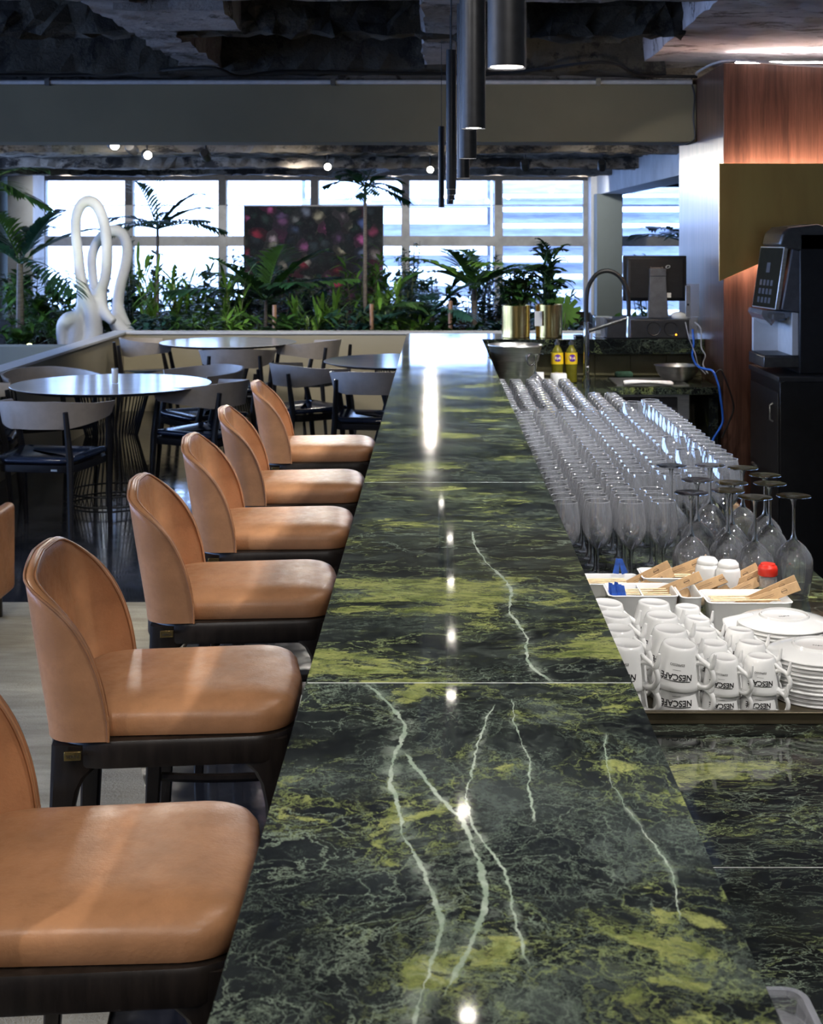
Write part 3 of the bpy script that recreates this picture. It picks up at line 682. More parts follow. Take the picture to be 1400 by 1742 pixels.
# ------------------------------------------------------------------ bar stools
def stool():
    root = thing('bar_stool', 'stool', 'bar stool')
    ol = round_poly([(-.235, -.228, .15), (.245, -.222, .085), (.262, 0, 0), (.245, .222, .085), (-.235, .228, .15), (-.25, 0, 0)], 9)
    # apron
    r0, r1 = offset(ol, .002), offset(ol, -.028)
    a = MB(); Z = lambda o, z: [Vector((x, y, z)) for x, y in o]
    a.rings([Z(r0, .645), Z(offset(ol, .004), .65), Z(offset(ol, .004), .690), Z(ol, .698), Z(offset(ol, -.01), .70), Z(r1, .70), Z(r1, .645), Z(r0, .645)], True, False, False)
    a.build('seat_frame', M['dark_wood'], root)
    # legs with a curved bracket running into the apron
    for sx in (-1, 1):
        for sy in (-1, 1):
            cx, cy_ = (.212 if sx > 0 else -.205) * 1, .188
            L = MB(); rg = []
            for z, wx, wy in ((.690, .090, .070), (.645, .090, .066), (.625, .068, .056), (.600, .055, .048), (.560, .047, .042), (.48, .043, .038), (.25, .036, .032), (.0, .028, .026)):
                ox = cx + .020 + (.0 if z > .3 else -.0); lean = (.69 - z) * .025
                ex = (ox if sx > 0 else -(.205 + .026)) + sx * lean      # outer edge
                ey = sy * (cy_ + .032) + sy * lean * .6
                rg.append([Vector((ex - sx * p * wx, ey - sy * q * wy, z)) for p, q in ((0, .12), (.12, 0), (.88, 0), (1, .12), (1, .88), (.88, 1), (.12, 1), (0, .88))])
            L.rings(rg); L.build('leg', M['dark_wood'], root)
    # foot rail, bowed outwards between the legs
    f = MB()
    for sgn in (-1, 1):
        f.tube(smoothpath([(-.215, sgn * .205, .30), (-.08, sgn * .217, .295), (.08, sgn * .217, .295), (.225, sgn * .205, .30)], 5), .012, 8)
    f.tube(smoothpath([(.235, -.20, .30), (.25, -.08, .295), (.25, .08, .295), (.235, .20, .30)], 5), .013, 8)
    f.tube(smoothpath([(-.225, -.20, .30), (-.235, 0, .295), (-.225, .20, .30)], 5), .012, 8)
    f.build('foot_rail', M['dark_wood'], root)
    # seat cushion
    so = round_poly([(-.215, -.205, .10), (.242, -.219, .085), (.258, 0, 0), (.242, .219, .085), (-.215, .205, .10)], 9)
    c = MB(); prof = [(-.012, .699), (-.001, .702), (.003, .712), (.004, .730), (.002, .742), (-.006, .752), (-.018, .758), (-.034, .7625)]
    rg = [Z(offset(so, d), z) for d, z in prof]
    cen = (.01, 0); rg += [[Vector((cen[0] + (x - cen[0]) * s_, y * s_, .768 + .002 * (1 - s_))) for x, y in offset(so, -.034)] for s_ in (.8, .55, .25)]
    c.rings(rg); c.build('seat', M['leather'], root)
    sm = None
    # wrapped back shell
    path = round_poly([(-.118, -.231, 0), (-.235, -.229, .17), (-.250, 0, 0), (-.235, .229, .17), (-.118, .231, 0)], 12)
    path = [Vector(p) for p in path]; cum = [0]
    for a_, b_ in zip(path, path[1:]): cum.append(cum[-1] + (b_ - a_).length)
    T = cum[-1]
    def at(s):       # s in -1..1
        d = (s + 1) / 2 * T
        for k in range(len(path) - 1):
            if d <= cum[k + 1] + 1e-9: break
        q = (d - cum[k]) / max(1e-9, cum[k + 1] - cum[k]); p = path[k].lerp(path[k + 1], q)
        e = max(0, min(T, d - .012)), max(0, min(T, d + .012))
        return p
    def nrm(s):
        a_, b_ = at(max(-1, s - .03)), at(min(1, s + .03)); t_ = (b_ - a_).normalized(); return Vector((t_.y, -t_.x))
    Hh = .326; NS = 56; NV = 12
    def top(s): return max(0.012, (1 - abs(s) ** 3.9)) ** (1 / 2.15) * Hh
    S = [math.sin(PI / 2 * (-1 + 2 * i / NS)) for i in range(NS + 1)]; S = [s_ * .35 + (1 - .35) * math.sin(s_ * PI / 2) for s_ in S]; S[0], S[-1] = -1, 1
    def pt(s, v, off):
        p = at(s); n_ = nrm(s)
        if n_.dot(p - Vector((.05, 0))) > 0: pass
        else: n_ = -n_
        z = top(s) * v; lean = (z / Hh) ** 1.4
        back = max(0, -(p.x + .08) / .17)
        q = p + n_ * (off + .006 * math.sin(PI * min(1, z / Hh)))
        return Vector((q.x - .052 * lean * (.45 + .55 * back), q.y * (1 + .02 * lean), .700 + z))
    sh = MB(); rg = []
    for s_ in S:
        col = [pt(s_, v / NV, .004) for v in range(NV + 1)]
        th = .017; tp = top(s_)
        rim = [pt(s_, 1, -th / 2) + Vector((0, 0, .007))]
        col += rim + [pt(s_, 1 - v / NV, -th) for v in range(NV + 1)]
        rg.append(col)
    sh.rings(rg, False)
    n_ = len(rg[0])
    sh.add(rg[0], [tuple(range(n_))]); sh.add(rg[-1], [tuple(reversed(range(n_)))])
    o = sh.build('backrest', M['leather'], root, angle=75)
    edge = [pt(s_, 1, .0045) + Vector((0, 0, .0015)) for s_ in S]
    e2 = [pt(s_, 1, -.0175) + Vector((0, 0, .001)) for s_ in S]
    MB().tube([pt(-1, 0, .004)] + edge + [pt(1, 0, .004)], .0032, 6).tube(e2, .0028, 6).build('piping', M['piping'], root)
    # brass name plate on the apron
    pl = MB().box(-.203, -.170, -.2365, -.230, .666, .683).build('brass_plate', M['brass'], root, bevel=.0006)
    text_obj('plate_lettering', 'SIERRA', .0085, M['ink'], pl, lambda v: Vector((-.1865 + v.x * .95, -.2368 - v.z, .6735 + v.y)), .0002)
    return root
st = stool()
SY = [(1.87, 'tan leather bar stool nearest the camera, its back cut by the picture edge'),
      (2.756, 'tan leather bar stool standing beside the first marble joint, second in the row'),
      (3.60, 'tan leather bar stool third from the camera along the marble bar'),
      (4.40, 'tan leather bar stool fourth from the camera along the marble bar'),
      (5.16, 'tan leather bar stool second from the far end of the row'),
      (6.11, 'tan leather bar stool farthest away, last of the row by the dining tables')]
for i, (y, lab) in enumerate(SY):
    dx = -.525 if i != 1 else -.548
    loc = (dx, y + .262, 0); rz = math.radians(4.5 + (0, .8, 1.0, -.5, .3, -.6)[i])
    if i == 0: st.location = loc; st.rotation_euler = (0, 0, rz); tag(st, lab, group='tan leather stools along the bar')
    else: dup(st, loc, rz, lab)

# ------------------------------------------------------------------ pendants
def pendant():
    r = thing('pendant_lamp', 'p', 'pendant lamp')
    MB().lathe([(.0132, .003), (.0145, 0), (.0147, .002), (.0147, .398), (.0143, .40), (.002, .40)], 28, cap1=True).build('shade', M['black_metal'], r)
    MB().tube([(0, 0, .395), (0, 0, 1.12)], .0018, 6).build('cord', M['rubber'], r)
    MB().cyl((0, 0), .0135, .0015, .0035, 24).build('diffuser', M['pendant_face'], r)
    MB().cyl((0, 0), .03, 1.105, 1.13, 20).build('ceiling_rose', M['black_metal'], r)
    return r
PD = [(.0547, 1.084), (.046, 1.713), (.055, 2.396), (.0635, 3.243), (.0448, 4.056), (.0523, 4.65), (.058, 5.37), (.0628, 6.15), (.0286, 6.95)]
nm = ['first', 'second', 'third', 'fourth', 'fifth', 'sixth', 'seventh', 'eighth', 'ninth']
pp = pendant()
for i, (x, y) in enumerate(PD):
    z = 1.827; lab = '%s slim black tube pendant from the camera over the bar' % nm[i]
    if i == 0: lab = 'widest looking slim black tube pendant, first from the camera over the bar'
    if i == 8: lab = 'ninth and last slim black tube pendant, over the far end of the bar'
    if i == 0: pp.location = (x, y, z); tag(pp, lab, group='black tube pendants over the bar')
    else: dup(pp, (x, y, z), 0, lab)
    spot('pendant_light', (x, y, z - .004), (x, y, 0), 5.0, 100, .7, .013, (1, .94, .86))

# ------------------------------------------------------------------ tables and chairs
def table():
    r = thing('round_table', 't', 'table')
    MB().lathe([(.0, .75), (.3, .75), (.59, .75), (.604, .75), (.606, .748)], 72, cap0=False).build('tabletop', M['table_top'], r)
    MB().lathe([(.606, .748), (.604, .744), (.545, .726), (.0, .724)], 72).build('table_edge', M['table_edge'], r)
    w = MB(); n = 52
    for k in range(n):
        a = 2 * PI * k / n; b = a + .10
        w.tube([(.235 * math.cos(a), .235 * math.sin(a), .725), (.155 * math.cos(a + .05), .155 * math.sin(a + .05), .42), (.265 * math.cos(b), .265 * math.sin(b), .02)], .0035, 5)
    w.build('wire_cage', M['black_metal'], r)
    rg_ = MB()
    for R_, z in ((.262, .012), (.250, .075), (.236, .715)):
        rg_.tube([(R_ * math.cos(2 * PI * k / 40), R_ * math.sin(2 * PI * k / 40), z) for k in range(41)], .006, 6)
    rg_.build('base_ring', M['black_metal'], r)
    return r
tb = table(); tb.location = (-2.05, 8.93, 0); tb.scale = (1.03, 1.03, 1)
tag(tb, 'round pale dining table nearest the camera with a white cup standing on it', group='round pale dining tables')
o = dup(tb, (-1.816, 12.35, 0), 0, 'round pale dining table farthest back, in front of the planter wall'); o.scale = (.98, .98, 1)
o = dup(tb, (-.23, 10.55, 0), 0, 'round pale dining table half hidden behind the bar counter'); o.scale = (1, 1, 1)
def chair():
    r = thing('dining_chair', 'c', 'chair')      # faces +y
    R_ = .285; zc = .0; b = MB(); rg = []; n = 36
    for k in range(n + 1):
        a = math.radians(178 + (362 - 178) * k / n)
        e = abs(2 * k / n - 1)                       # 0 rear, 1 arm tips
        h = .155 - .075 * max(0, e - .35) / .65; drop = .045 * max(0, e - .25)
        x, y = R_ * math.cos(a), .30 * math.sin(a) * .92 + .02
        if e > .72: y += (e - .72) * .35
        zt = .775 - drop; zb = zt - h; d = Vector((math.cos(a), math.sin(a), 0)); t_ = .007
        P0 = Vector((x, y, 0))
        rg.append([P0 + d * (t_ + .028) + Vector((0, 0, zt)), P0 + d * (.012 + t_) + Vector((0, 0, (zt + zb) / 2)), P0 + d * t_ + Vector((0, 0, zb)),
                   P0 - d * t_ + Vector((0, 0, zb)), P0 + d * (.012 - t_) + Vector((0, 0, (zt + zb) / 2)), P0 + d * (.028 - t_) + Vector((0, 0, zt))])
    b.rings(rg); b.build('backrest', M['chair_back'], r, angle=50)
    for s in (-1, 1):
        L = MB().tube([(s * .20, -.315, .725), (s * .215, -.285, .45), (s * .245, -.345, .0)], [.015, .021, .013], 8); L.build('leg', M['chair_wood'], r)
        L = MB().tube([(s * .283, .11, .70), (s * .262, .165, .44), (s * .255, .205, .0)], [.015, .022, .013], 8); L.build('leg', M['chair_wood'], r)
    fr = MB()
    so = round_poly([(-.225, -.27, .08), (.225, -.27, .08), (.262, .20, .07), (-.262, .20, .07)], 6)
    Z = lambda o_, z: [Vector((x, y, z)) for x, y in o_]
    fr.rings([Z(so, .385), Z(offset(so, .002), .39), Z(offset(so, .002), .425), Z(offset(so, -.03), .43), Z(offset(so, -.03), .385), Z(so, .385)], True, False, False)
    fr.build('seat_frame', M['chair_wood'], r)
    c = MB(); rg = []
    for d, z in ((-.004, .428), (.004, .436), (.004, .446), (-.006, .456), (-.04, .460), (-.12, .450)):
        rg.append([Vector((x, y, z + .016 * (abs(x) / .25) ** 2)) for x, y in offset(so, d)])
    c.rings(rg); c.build('seat', M['chair_seat'], r, angle=60)
    MB().box(.10, .135, -.2755, -.272, .395, .405).build('name_plate', M['steel'], r)
    return r
ch = chair()
CH = [(-2.17, 8.02, -8, 'grey backed dining chair turned away at the near side of the first round table'),
      (-1.48, 8.95, 58, 'grey backed dining chair angled at the bar side of the first round table'),
      (-1.62, 9.75, 128, 'grey backed dining chair facing the camera behind the first round table, bar side'),
      (-2.62, 9.55, 215, 'grey backed dining chair facing the camera behind the first round table, wall side'),
      (-2.80, 8.72, -80, 'grey backed dining chair between the first round table and the low wall'),
      (-2.52, 12.55, -72, 'grey backed dining chair by the bend of the low planter wall'),
      (-1.62, 11.52, 4, 'grey backed dining chair with ribbed blue seat before the farthest table'),
      (-1.12, 12.35, 62, 'grey backed dining chair at the bar side of the farthest table'),
      (-.90, 10.15, -52, 'grey backed dining chair angled beside the farthest bar stool'),
      (-.42, 9.68, -8, 'grey backed dining chair with its back to the camera, partly hidden by the bar')]
for i, (x, y, a, lab) in enumerate(CH):
    if i == 0: ch.location = (x, y, 0); ch.rotation_euler = (0, 0, math.radians(a)); tag(ch, lab, group='grey backed chairs around the dining tables')
    else: dup(ch, (x, y, 0), math.radians(a), lab)
tag(MB().lathe([(0, .752), (.018, .752), (.021, .758), (.0215, .84), (.020, .845), (.0, .846)], 20, (-2.03, 8.93, 0)).build('white_cup', M['white_porcelain']), 'small white cup standing on the nearest round table', 'cup')
# brown leather lounge chair cut by the left edge
lc = thing('lounge_chair', 'brown leather lounge chair cut off by the left picture edge on the rug', 'armchair', (-2.165, 5.95, 0), math.radians(180))
def rb(x0, x1, y0, y1, z0, z1): return MB().box(x0, x1, y0, y1, z0, z1)
rb(-.30, -.245, -.32, .32, .12, .51).build('arm', M['leather_dark'], lc, bevel=.025, seg=4)
rb(.245, .30, -.32, .32, .12, .51).build('arm', M['leather_dark'], lc, bevel=.025, seg=4)
rb(-.25, .25, .24, .32, .12, .72).build('backrest', M['leather_dark'], lc, bevel=.025, seg=4)
rb(-.25, .25, -.30, .26, .20, .42).build('seat', M['leather_dark'], lc, bevel=.03, seg=4)
for sx in (-1, 1):
    for sy in (-1, 1): MB().cyl((sx * .24, sy * .26), .02, 0, .14, 12, .016).build('leg', M['dark_wood'], lc)

# ------------------------------------------------------------------ glassware on the worktop
ZW = .8805
ORD = 'first second third fourth fifth sixth seventh eighth ninth tenth eleventh twelfth thirteenth fourteenth fifteenth sixteenth seventeenth eighteenth nineteenth twentieth'.split() + ['twenty-' + q for q in 'first second third fourth fifth'.split()]
def wine_glass(kind):
    """upright glass, parts bowl / stem / foot"""
    r = thing('wine_glass', 'w', 'wine glass')
    if kind == 'small': Hg, hb, R, rim, rf = .190, .075, .0355, .0285, .031
    else: Hg, hb, R, rim, rf = .228, .095, .0435, .0320, .0385
    bowl = []; nb = 14
    for k in range(nb + 1):
        t = k / nb; z = hb + (Hg - hb) * t
        rr = R * math.sin(min(1, t / .42) * PI / 2) ** .75 if t < .42 else R - (R - rim) * ((t - .42) / .58) ** 1.7
        bowl.append((max(.003, rr), z))
    bb = MB().lathe(bowl, 20); bb.cur = 1; bb.lathe([(rim - .0006, Hg - .0010), (rim, Hg + .0006), (rim + .0006, Hg - .0010)], 20)
    bb.build('bowl', [M['glass'], M['glass_rim']], r, angle=80)
    MB().lathe([(.010, .006), (.0052, .014), (.0036, .030), (.0034, hb - .020), (.0046, hb - .008), (.0085, hb + .004)], 10).build('stem', M['glass_thick'], r, angle=80)
    MB().lathe([(.0, .0), (rf, .0), (rf + .0004, .0015), (rf * .8, .0032), (rf * .4, .0048), (.010, .0065)], 20).build('foot', M['glass_thick'], r, angle=50)
    return r
sw = wine_glass('small'); bw = wine_glass('big')
rg_ = random.Random(3)
used = [False, False]
inv = [(.807, 3.18, 'stemmed glass standing upside down, outermost at the worktop edge'), (.716, 3.163, 'upside down stemmed glass just behind the red capped jar'),
       (.790, 3.335, 'upside down stemmed glass in the second row at the worktop edge'), (.806, 3.452, 'upside down stemmed glass in the third row at the worktop edge'),
       (.775, 3.560, 'upside down stemmed glass farthest back at the worktop edge'), (.672, 3.245, 'upside down stemmed glass behind the second white shaker'),
       (.702, 3.345, 'upside down stemmed glass in the middle of the inverted cluster'), (.628, 3.385, 'upside down stemmed glass at the back left of the inverted cluster'),
       (.700, 3.600, 'upside down stemmed glass farthest back beside the upright glasses'), (.583, 3.218, 'upside down stemmed glass behind the first white shaker'),
       (.600, 3.594, 'upside down stemmed glass standing alone among the upright glasses')]
iset = [(x, y) for x, y, _ in inv]
for x, y, lab in inv:
    dup(bw, (x, y, ZW + .2287), 0, lab, 'stemmed glasses standing upside down', rot=(PI, 0, rg_.uniform(0, 6)))
GW = 'clear upright wine glass in the packed rows behind the bar'
cnt = 0
y = 3.31; row = 0; first_small = True; first_big = True
while y < 5.05:
    ncol = 7
    for c in range(ncol):
        x = .305 + c * .0765 + rg_.uniform(-.004, .004); yy = y + rg_.uniform(-.004, .004) + (c % 2) * .012
        if any((x - a) ** 2 + (yy - b) ** 2 < .082 ** 2 for a, b in iset): continue
        if x > .60 and yy < 3.62: continue
        big = x > .69 and yy > 3.6
        src = bw if big else sw
        loc = (x, yy, ZW)
        lab0 = None
        gname = 'large upright wine glasses at the worktop edge' if big else 'upright wine glasses packed in rows'
        lab = ('large upright wine glass in the %s row behind the dishes, %s from the bar' if big else 'clear upright wine glass in the %s row behind the dishes, %s from the bar') % (ORD[row], ORD[c])
        if big and first_big:
            first_big = False; bw.location = loc; tag(bw, lab, group=gname); continue
        if not big and first_small:
            first_small = False; sw.location = loc; tag(sw, lab, group=gname); continue
        dup(src, loc, rg_.uniform(0, 6), lab, gname); cnt += 1
    y += .0775; row += 1
# tumblers standing upside down, farther along
tm = MB().lathe([(.0335, 0), (.0345, .002), (.0325, .05), (.0290, .108), (.0265, .122), (.020, .1265), (.0, .1255)], 20).lathe([(.0315, .001), (.0305, .05), (.0272, .104), (.022, .112), (.0, .110)], 20)
tm.cur = 1; tm.lathe([(.0262, .1215), (.0272, .1228), (.0262, .124)], 20).lathe([(.0325, .0), (.0348, .0010), (.0335, .0025)], 20)  # pale rings at base and mouth painted as caught light
tm = tm.build('tumbler', [M['glass'], M['glass_rim']], angle=60)
y = 5.14; first = True; row = 0
while y < 6.80:
    for c in range(7):
        x = .305 + c * .0765 + rg_.uniform(-.003, .003)
        if y > 6.2 and x > .62: continue
        lab = 'upside down drinking glass, %s row beyond the wine glasses, %s from the bar' % (ORD[row], ORD[c]); gname = 'drinking glasses upside down in rows'
        if first: first = False; tm.location = (x, y, ZW); tag(tm, lab, 'drinking glass', gname)
        else: dup(tm, (x, y, ZW), rg_.uniform(0, 6), lab, gname)
    y += .083; row += 1
dup(bw, (.490, 6.93, ZW + .2287), 0, 'single upside down stemmed glass beside the ice bucket', 'stemmed glass by the ice bucket', rot=(PI, 0, 0))

# ------------------------------------------------------------------ tray with espresso cups and saucers
tr = thing('serving_tray', 'long bronze coloured tray carrying white cups and saucers', 'tray')
MB().box(.275, .885, 2.362, 2.84, ZW, ZW + .004).build('tray_base', M['brown_paint'], tr, smooth=False)
rim = MB()
for (x0, x1, y0, y1) in ((.270, .890, 2.355, 2.362), (.270, .890, 2.84, 2.847), (.270, .277, 2.362, 2.84), (.883, .890, 2.362, 2.84)):
    rim.box(x0, x1, y0, y1, ZW, ZW + .0195)
rim.box(.268, .892, 2.350, 2.3625, ZW + .0185, ZW + .0215)
rim.build('rim', M['brown_paint'], tr, bevel=.001)
ZT = ZW + .0045
def cup(name, sc):
    """espresso cup, built mouth down with printed lettering facing the bar front"""
    r = thing(name, 'c', 'cup')
    R0, R1, Hc = .0335 * sc, .0235 * sc, .058 * (1 + (sc - 1) * .8)
    def rad(z):    # z above the rim plane, cup stands mouth down
        t = z / Hc; return R0 - (R0 - R1) * (t ** 1.25)
    prof = [(R0 - .0022, .0015), (R0 - .001, 0), (R0, .0012)] + [(rad(Hc * k / 8), Hc * k / 8) for k in range(1, 8)] + [(R1, Hc - .004), (R1 - .0015, Hc - .0008), (R1 - .004, Hc), (R1 - .006, Hc - .0012), (0, Hc - .0015)]
    inner = [(R0 - .0022, .0015)] + [(rad(Hc * k / 8) - .0026, Hc * k / 8) for k in range(1, 8)] + [(0, Hc - .007)]
    MB().lathe(prof, 40).lathe(inner, 32).build('body', M['white_porcelain'], r, angle=60)
    a0 = -.62        # handle direction
    def hp(d, z): return Vector((d * math.cos(a0), d * math.sin(a0), z))
    rm = rad(Hc * .35)
    ring = [hp(rad(Hc * .62) - .002, Hc * .64), hp(rad(Hc * .6) + .006 * sc, Hc * .69), hp(rm + .0135 * sc, Hc * .66), hp(rm + .0205 * sc, Hc * .50), hp(rm + .0215 * sc, Hc * .33),
            hp(rm + .0165 * sc, Hc * .17), hp(rm + .008 * sc, Hc * .12), hp(rad(Hc * .18) - .002, Hc * .15)]
    ring = smoothpath(ring, 5); rr = [.0040 * sc] * len(ring)
    h = MB().tube(ring, rr, 10)
    pr = smoothpath([hp(rm + .0165 * sc, Hc * .60), hp(rm + .0195 * sc, Hc * .74), hp(rm + .0205 * sc, Hc * .88), hp(rm + .0215 * sc, Hc * 1.0)], 4)
    h.tube(pr, [.0048 * sc + (-.0028 * sc) * k / (len(pr) - 1) for k in range(len(pr))], 8)
    web = smoothpath([hp(rad(Hc * .8) - .001, Hc * .86), hp(rad(Hc * .7) + .005 * sc, Hc * .76), hp(rm + .0125 * sc, Hc * .67)], 4)
    h.tube(web, [.0030 * sc + .0014 * sc * k / (len(web) - 1) for k in range(len(web))], 8)
    h.build('handle', M['white_porcelain'], r, angle=80, sub=1)
    ac = -1.78       # centre of the print
    def wrap(x, y, d, zc):
        z = Hc * zc - y; R_ = rad(z) + .00045 + max(0, d)   # y flips: the cup stands mouth down
        a = ac - x / R_; return Vector((R_ * math.cos(a), R_ * math.sin(a), z))
    def tf(zc): return lambda v: wrap(v.x, v.y, v.z * .2, zc)
    k = sc
    lo = text_obj('printed_name', 'NESCAFÉ', .0108 * k, M['ink'], r, tf(.36), bold=.0003)
    # stroke below the name and thin rule
    s_ = MB(); n = 10; x0, x1 = -.0135 * k, .0170 * k
    def strip(xa, xb, ya, yb, zc):
        vs = [];
        for i in range(n + 1):
            x = xa + (xb - xa) * i / n; vs += [wrap(x, ya, .0001, zc), wrap(x, yb, .0001, zc)]
        s_.add(vs, [(2 * i, 2 * i + 1, 2 * i + 3, 2 * i + 2) for i in range(n)])
    strip(-.0200 * k, .0170 * k, .0050 * k, .0060 * k, .36)
    strip(-.0055 * k, .0055 * k, -.0085 * k, -.0089 * k, .36)
    s_.build('printed_rule', M['ink'], r, smooth=False)
    text_obj('printed_word', 'ESPRESSO', .0046 * k, M['ink'], r, tf(.64))
    ac2 = MB(); a_ = [wrap(.0165 * k + dx, .0040 * k + dy, .0002, .36) for dx, dy in ((0, 0), (.0014 * k, 0), (.0014 * k, .0012 * k), (0, .0012 * k))]
    return r
big_cup, small_cup = cup('coffee_cup', 1.27), cup('espresso_cup', 1.02)
cols = [(.322, big_cup, .045, .0), (.412, big_cup, .045, .0), (.487, small_cup, .036, .0), (.552, small_cup, .036, .0)]
place = ['front row', 'second row', 'third row', 'fourth row', 'fifth row']
cname = ['first', 'second', 'third', 'fourth']
fl = {id(big_cup): True, id(small_cup): True}
for ci, (x, src, dz, rz0) in enumerate(cols):
    big = src is big_cup; sp = .088 if big else .080; nr = 4 if big else 5
    if ci == 3: nr = 3
    for rI in range(nr):
        for lv in (0, 1):
            yy = 2.365 + (.046 if big else .037) + rI * sp
            xx = x + rg_.uniform(-.002, .002) - lv * .001
            loc = (xx, yy, ZT + lv * (dz + .0015)); rot = (rg_.uniform(-.01, .02) + (rg_.uniform(-.02, .07) if lv else 0), (rg_.uniform(.02, .085) if lv else 0), rg_.uniform(-.12, .12))
            lab = 'white %s upside down, %s layer, %s column from the bar, %s' % ('coffee cup' if big else 'espresso cup', ('lower', 'upper')[lv], cname[ci], place[rI])
            gname = 'white coffee cups stacked on the tray' if big else 'white espresso cups stacked on the tray'
            if fl[id(src)]: fl[id(src)] = False; src.location = loc; src.rotation_euler = rot; tag(src, lab, group=gname)
            else: dup(src, loc, 0, lab, gname, rot=rot)
# the cup lying tipped over behind the last column
dup(small_cup, (.567, 2.72, ZT + .040), 0, 'white espresso cup lying tipped on its side before the saucers', 'white espresso cups stacked on the tray', rot=(.95, .75, .9))
# saucers, upside down
def saucer():
    r = MB().lathe([(.0865, .0), (.0885, .0012), (.0885, .0028), (.082, .0060), (.060, .0115), (.0475, .0135), (.0455, .0175), (.0435, .0178), (.0425, .0135), (.028, .0128), (.0, .0126)], 64)
    r = r.lathe([(.0865, .0), (.060, .0085), (.0, .0100)], 48).build('saucer', M['white_porcelain'], angle=50)
    text_obj('stamp', 'Neve', .0085, M['dark_grey'], r, lambda v: Vector((v.x * 1.2, v.y, .0127 + v.z)))
    return r
sa = saucer(); first = True
ordn = ['lowest', 'second', 'third', 'fourth', 'fifth', 'sixth', 'seventh', 'eighth', 'ninth', 'tenth', 'topmost']
for si, (x, y, nS) in enumerate(((.679, 2.50, 11), (.664, 2.692, 11))):
    for k in range(nS):
        lab = 'white saucer upside down in the %s stack, %s%s' % (('front', 'rear')[si], ordn[k], '' if k in (0, 10) else ' from the tray')
        loc = (x + rg_.uniform(-.0015, .0015), y + rg_.uniform(-.0015, .0015), ZT + k * .0072)
        gname = 'white saucers in the %s stack' % ('front', 'rear')[si]
        if first: first = False; sa.location = loc; tag(sa, lab, 'saucer', gname)
        else: dup(sa, loc, rg_.uniform(-.5, .5), lab, gname)

# ------------------------------------------------------------------ porcelain dishes with sticks and sachets
def dish(x0, x1, y0, y1, z0, z1, lab, div=None, rz=0, nm='porcelain_dish'):
    r = thing(nm, lab, 'dish', ((x0 + x1) / 2, (y0 + y1) / 2, z0), rz, 'white rectangular porcelain dishes')
    w, d, h = (x1 - x0) / 2, (y1 - y0) / 2, z1 - z0
    o0 = round_poly([(-w * .90, -d * .84, .01), (w * .90, -d * .84, .01), (w * .90, d * .84, .01), (-w * .90, d * .84, .01)], 4)
    o1 = round_poly([(-w, -d, .012), (w, -d, .012), (w, d, .012), (-w, d, .012)], 4)
    Z = lambda o, z: [Vector((x, y, z)) for x, y in o]
    b = MB().rings([Z(o0, 0), Z(o1, h - .004), Z(offset(o1, .0025), h), Z(offset(o1, -.001), h + .001), Z(offset(o1, -.004), h - .002), Z(offset(o0, -.004), .004)], True, True, True)
    b.build('body', M['white_porcelain'], r, angle=50)
    if div is not None:
        MB().box(div - .002, div + .002, -d * .92, d * .92, .003, h - .002).build('divider', M['white_porcelain'], r, bevel=.001)
    return r
dish(.362, .505, 2.935, 3.045, ZW, .945, 'white porcelain dish with blue sachets, right behind the cups', .0)
dish(.512, .555, 2.93, 3.05, ZW, .943, 'narrow white porcelain dish between the two long dishes')
dish(.562, .735, 2.90, 3.01, ZW, .940, 'white porcelain dish of wrapped sticks behind the rear saucers', None)
dish(.285, .45, 3.075, 3.170, ZW, .935, 'white porcelain dish beside the bar holding wrapped sticks')
dish(.455, .575, 3.085, 3.185, ZW, .945, 'white porcelain dish holding sticks before the first white shaker')
def sleeve(x, y, z, yaw, pitch, roll, lab, first=[None]):
    if first[0] is None:
        r = thing('wrapped_stick', 's', 'wrapped stick')
        MB().box(-.078, .078, -.0011, .0011, -.0105, .0105).build('paper_sleeve', M['kraft'], r, bevel=.0008)
        MB().box(-.086, -.070, -.0008, .0008, -.007, .007).build('wooden_stick', M['stick_wood'], r, bevel=.0004)
        p = MB()
        for k in range(12): a = 2 * PI * k / 12; p.bar((.045 + .0065 * math.cos(a), -.0012, .0045 * math.sin(a)), (.045 + .0065 * math.cos(a + PI / 6), -.0012, .0045 * math.sin(a + PI / 6)), .0006, .0004)
        p.box(.039, .051, -.0014, -.0011, -.0008, .0008).box(-.01, .022, -.0013, -.0011, .0015, .0022).box(-.02, .022, -.0013, -.0011, -.0018, -.0012)
        p.build('printed_mark', M['kraft_ink'], r, smooth=False)
        first[0] = r; r.location = (x, y, z); r.rotation_euler = (roll, -pitch, yaw); tag(r, lab, group='kraft wrapped sticks in the dishes')
    else: dup(first[0], (x, y, z), 0, lab, 'kraft wrapped sticks in the dishes', rot=(roll, -pitch, yaw))
def PX(px, py, D): return X_at(px, D), D, Z_at(py, D)
SL = [((1085, 987), 3.11, 26, 'kraft wrapped stick leaning highest over the blue sachets'), ((1092, 999), 3.08, 22, 'kraft wrapped stick below the highest one by the bar'),
      ((1150, 972), 3.16, 20, 'kraft wrapped stick in front of the first white shaker'), ((1166, 981), 3.14, 16, 'second kraft wrapped stick under the first white shaker'),
      ((1135, 1003), 3.02, 22, 'kraft wrapped stick crossing the middle of the cup side dish'), ((1196, 998), 3.05, 17, 'kraft wrapped stick pointing below the second white shaker'),
      ((1238, 992), 3.08, 24, 'kraft wrapped stick leaning between shaker and red capped jar'), ((1245, 999), 3.06, 20, 'darker kraft wrapped stick in the bundle left of the red capped jar'),
      ((1262, 1002), 3.04, 22, 'lowest kraft wrapped stick in the bundle by the red capped jar'), ((1297, 1012), 2.96, 24, 'kraft wrapped stick leaning over the rear saucers'),
      ((1300, 1018), 2.94, 19, 'kraft wrapped stick under the one over the rear saucers')]
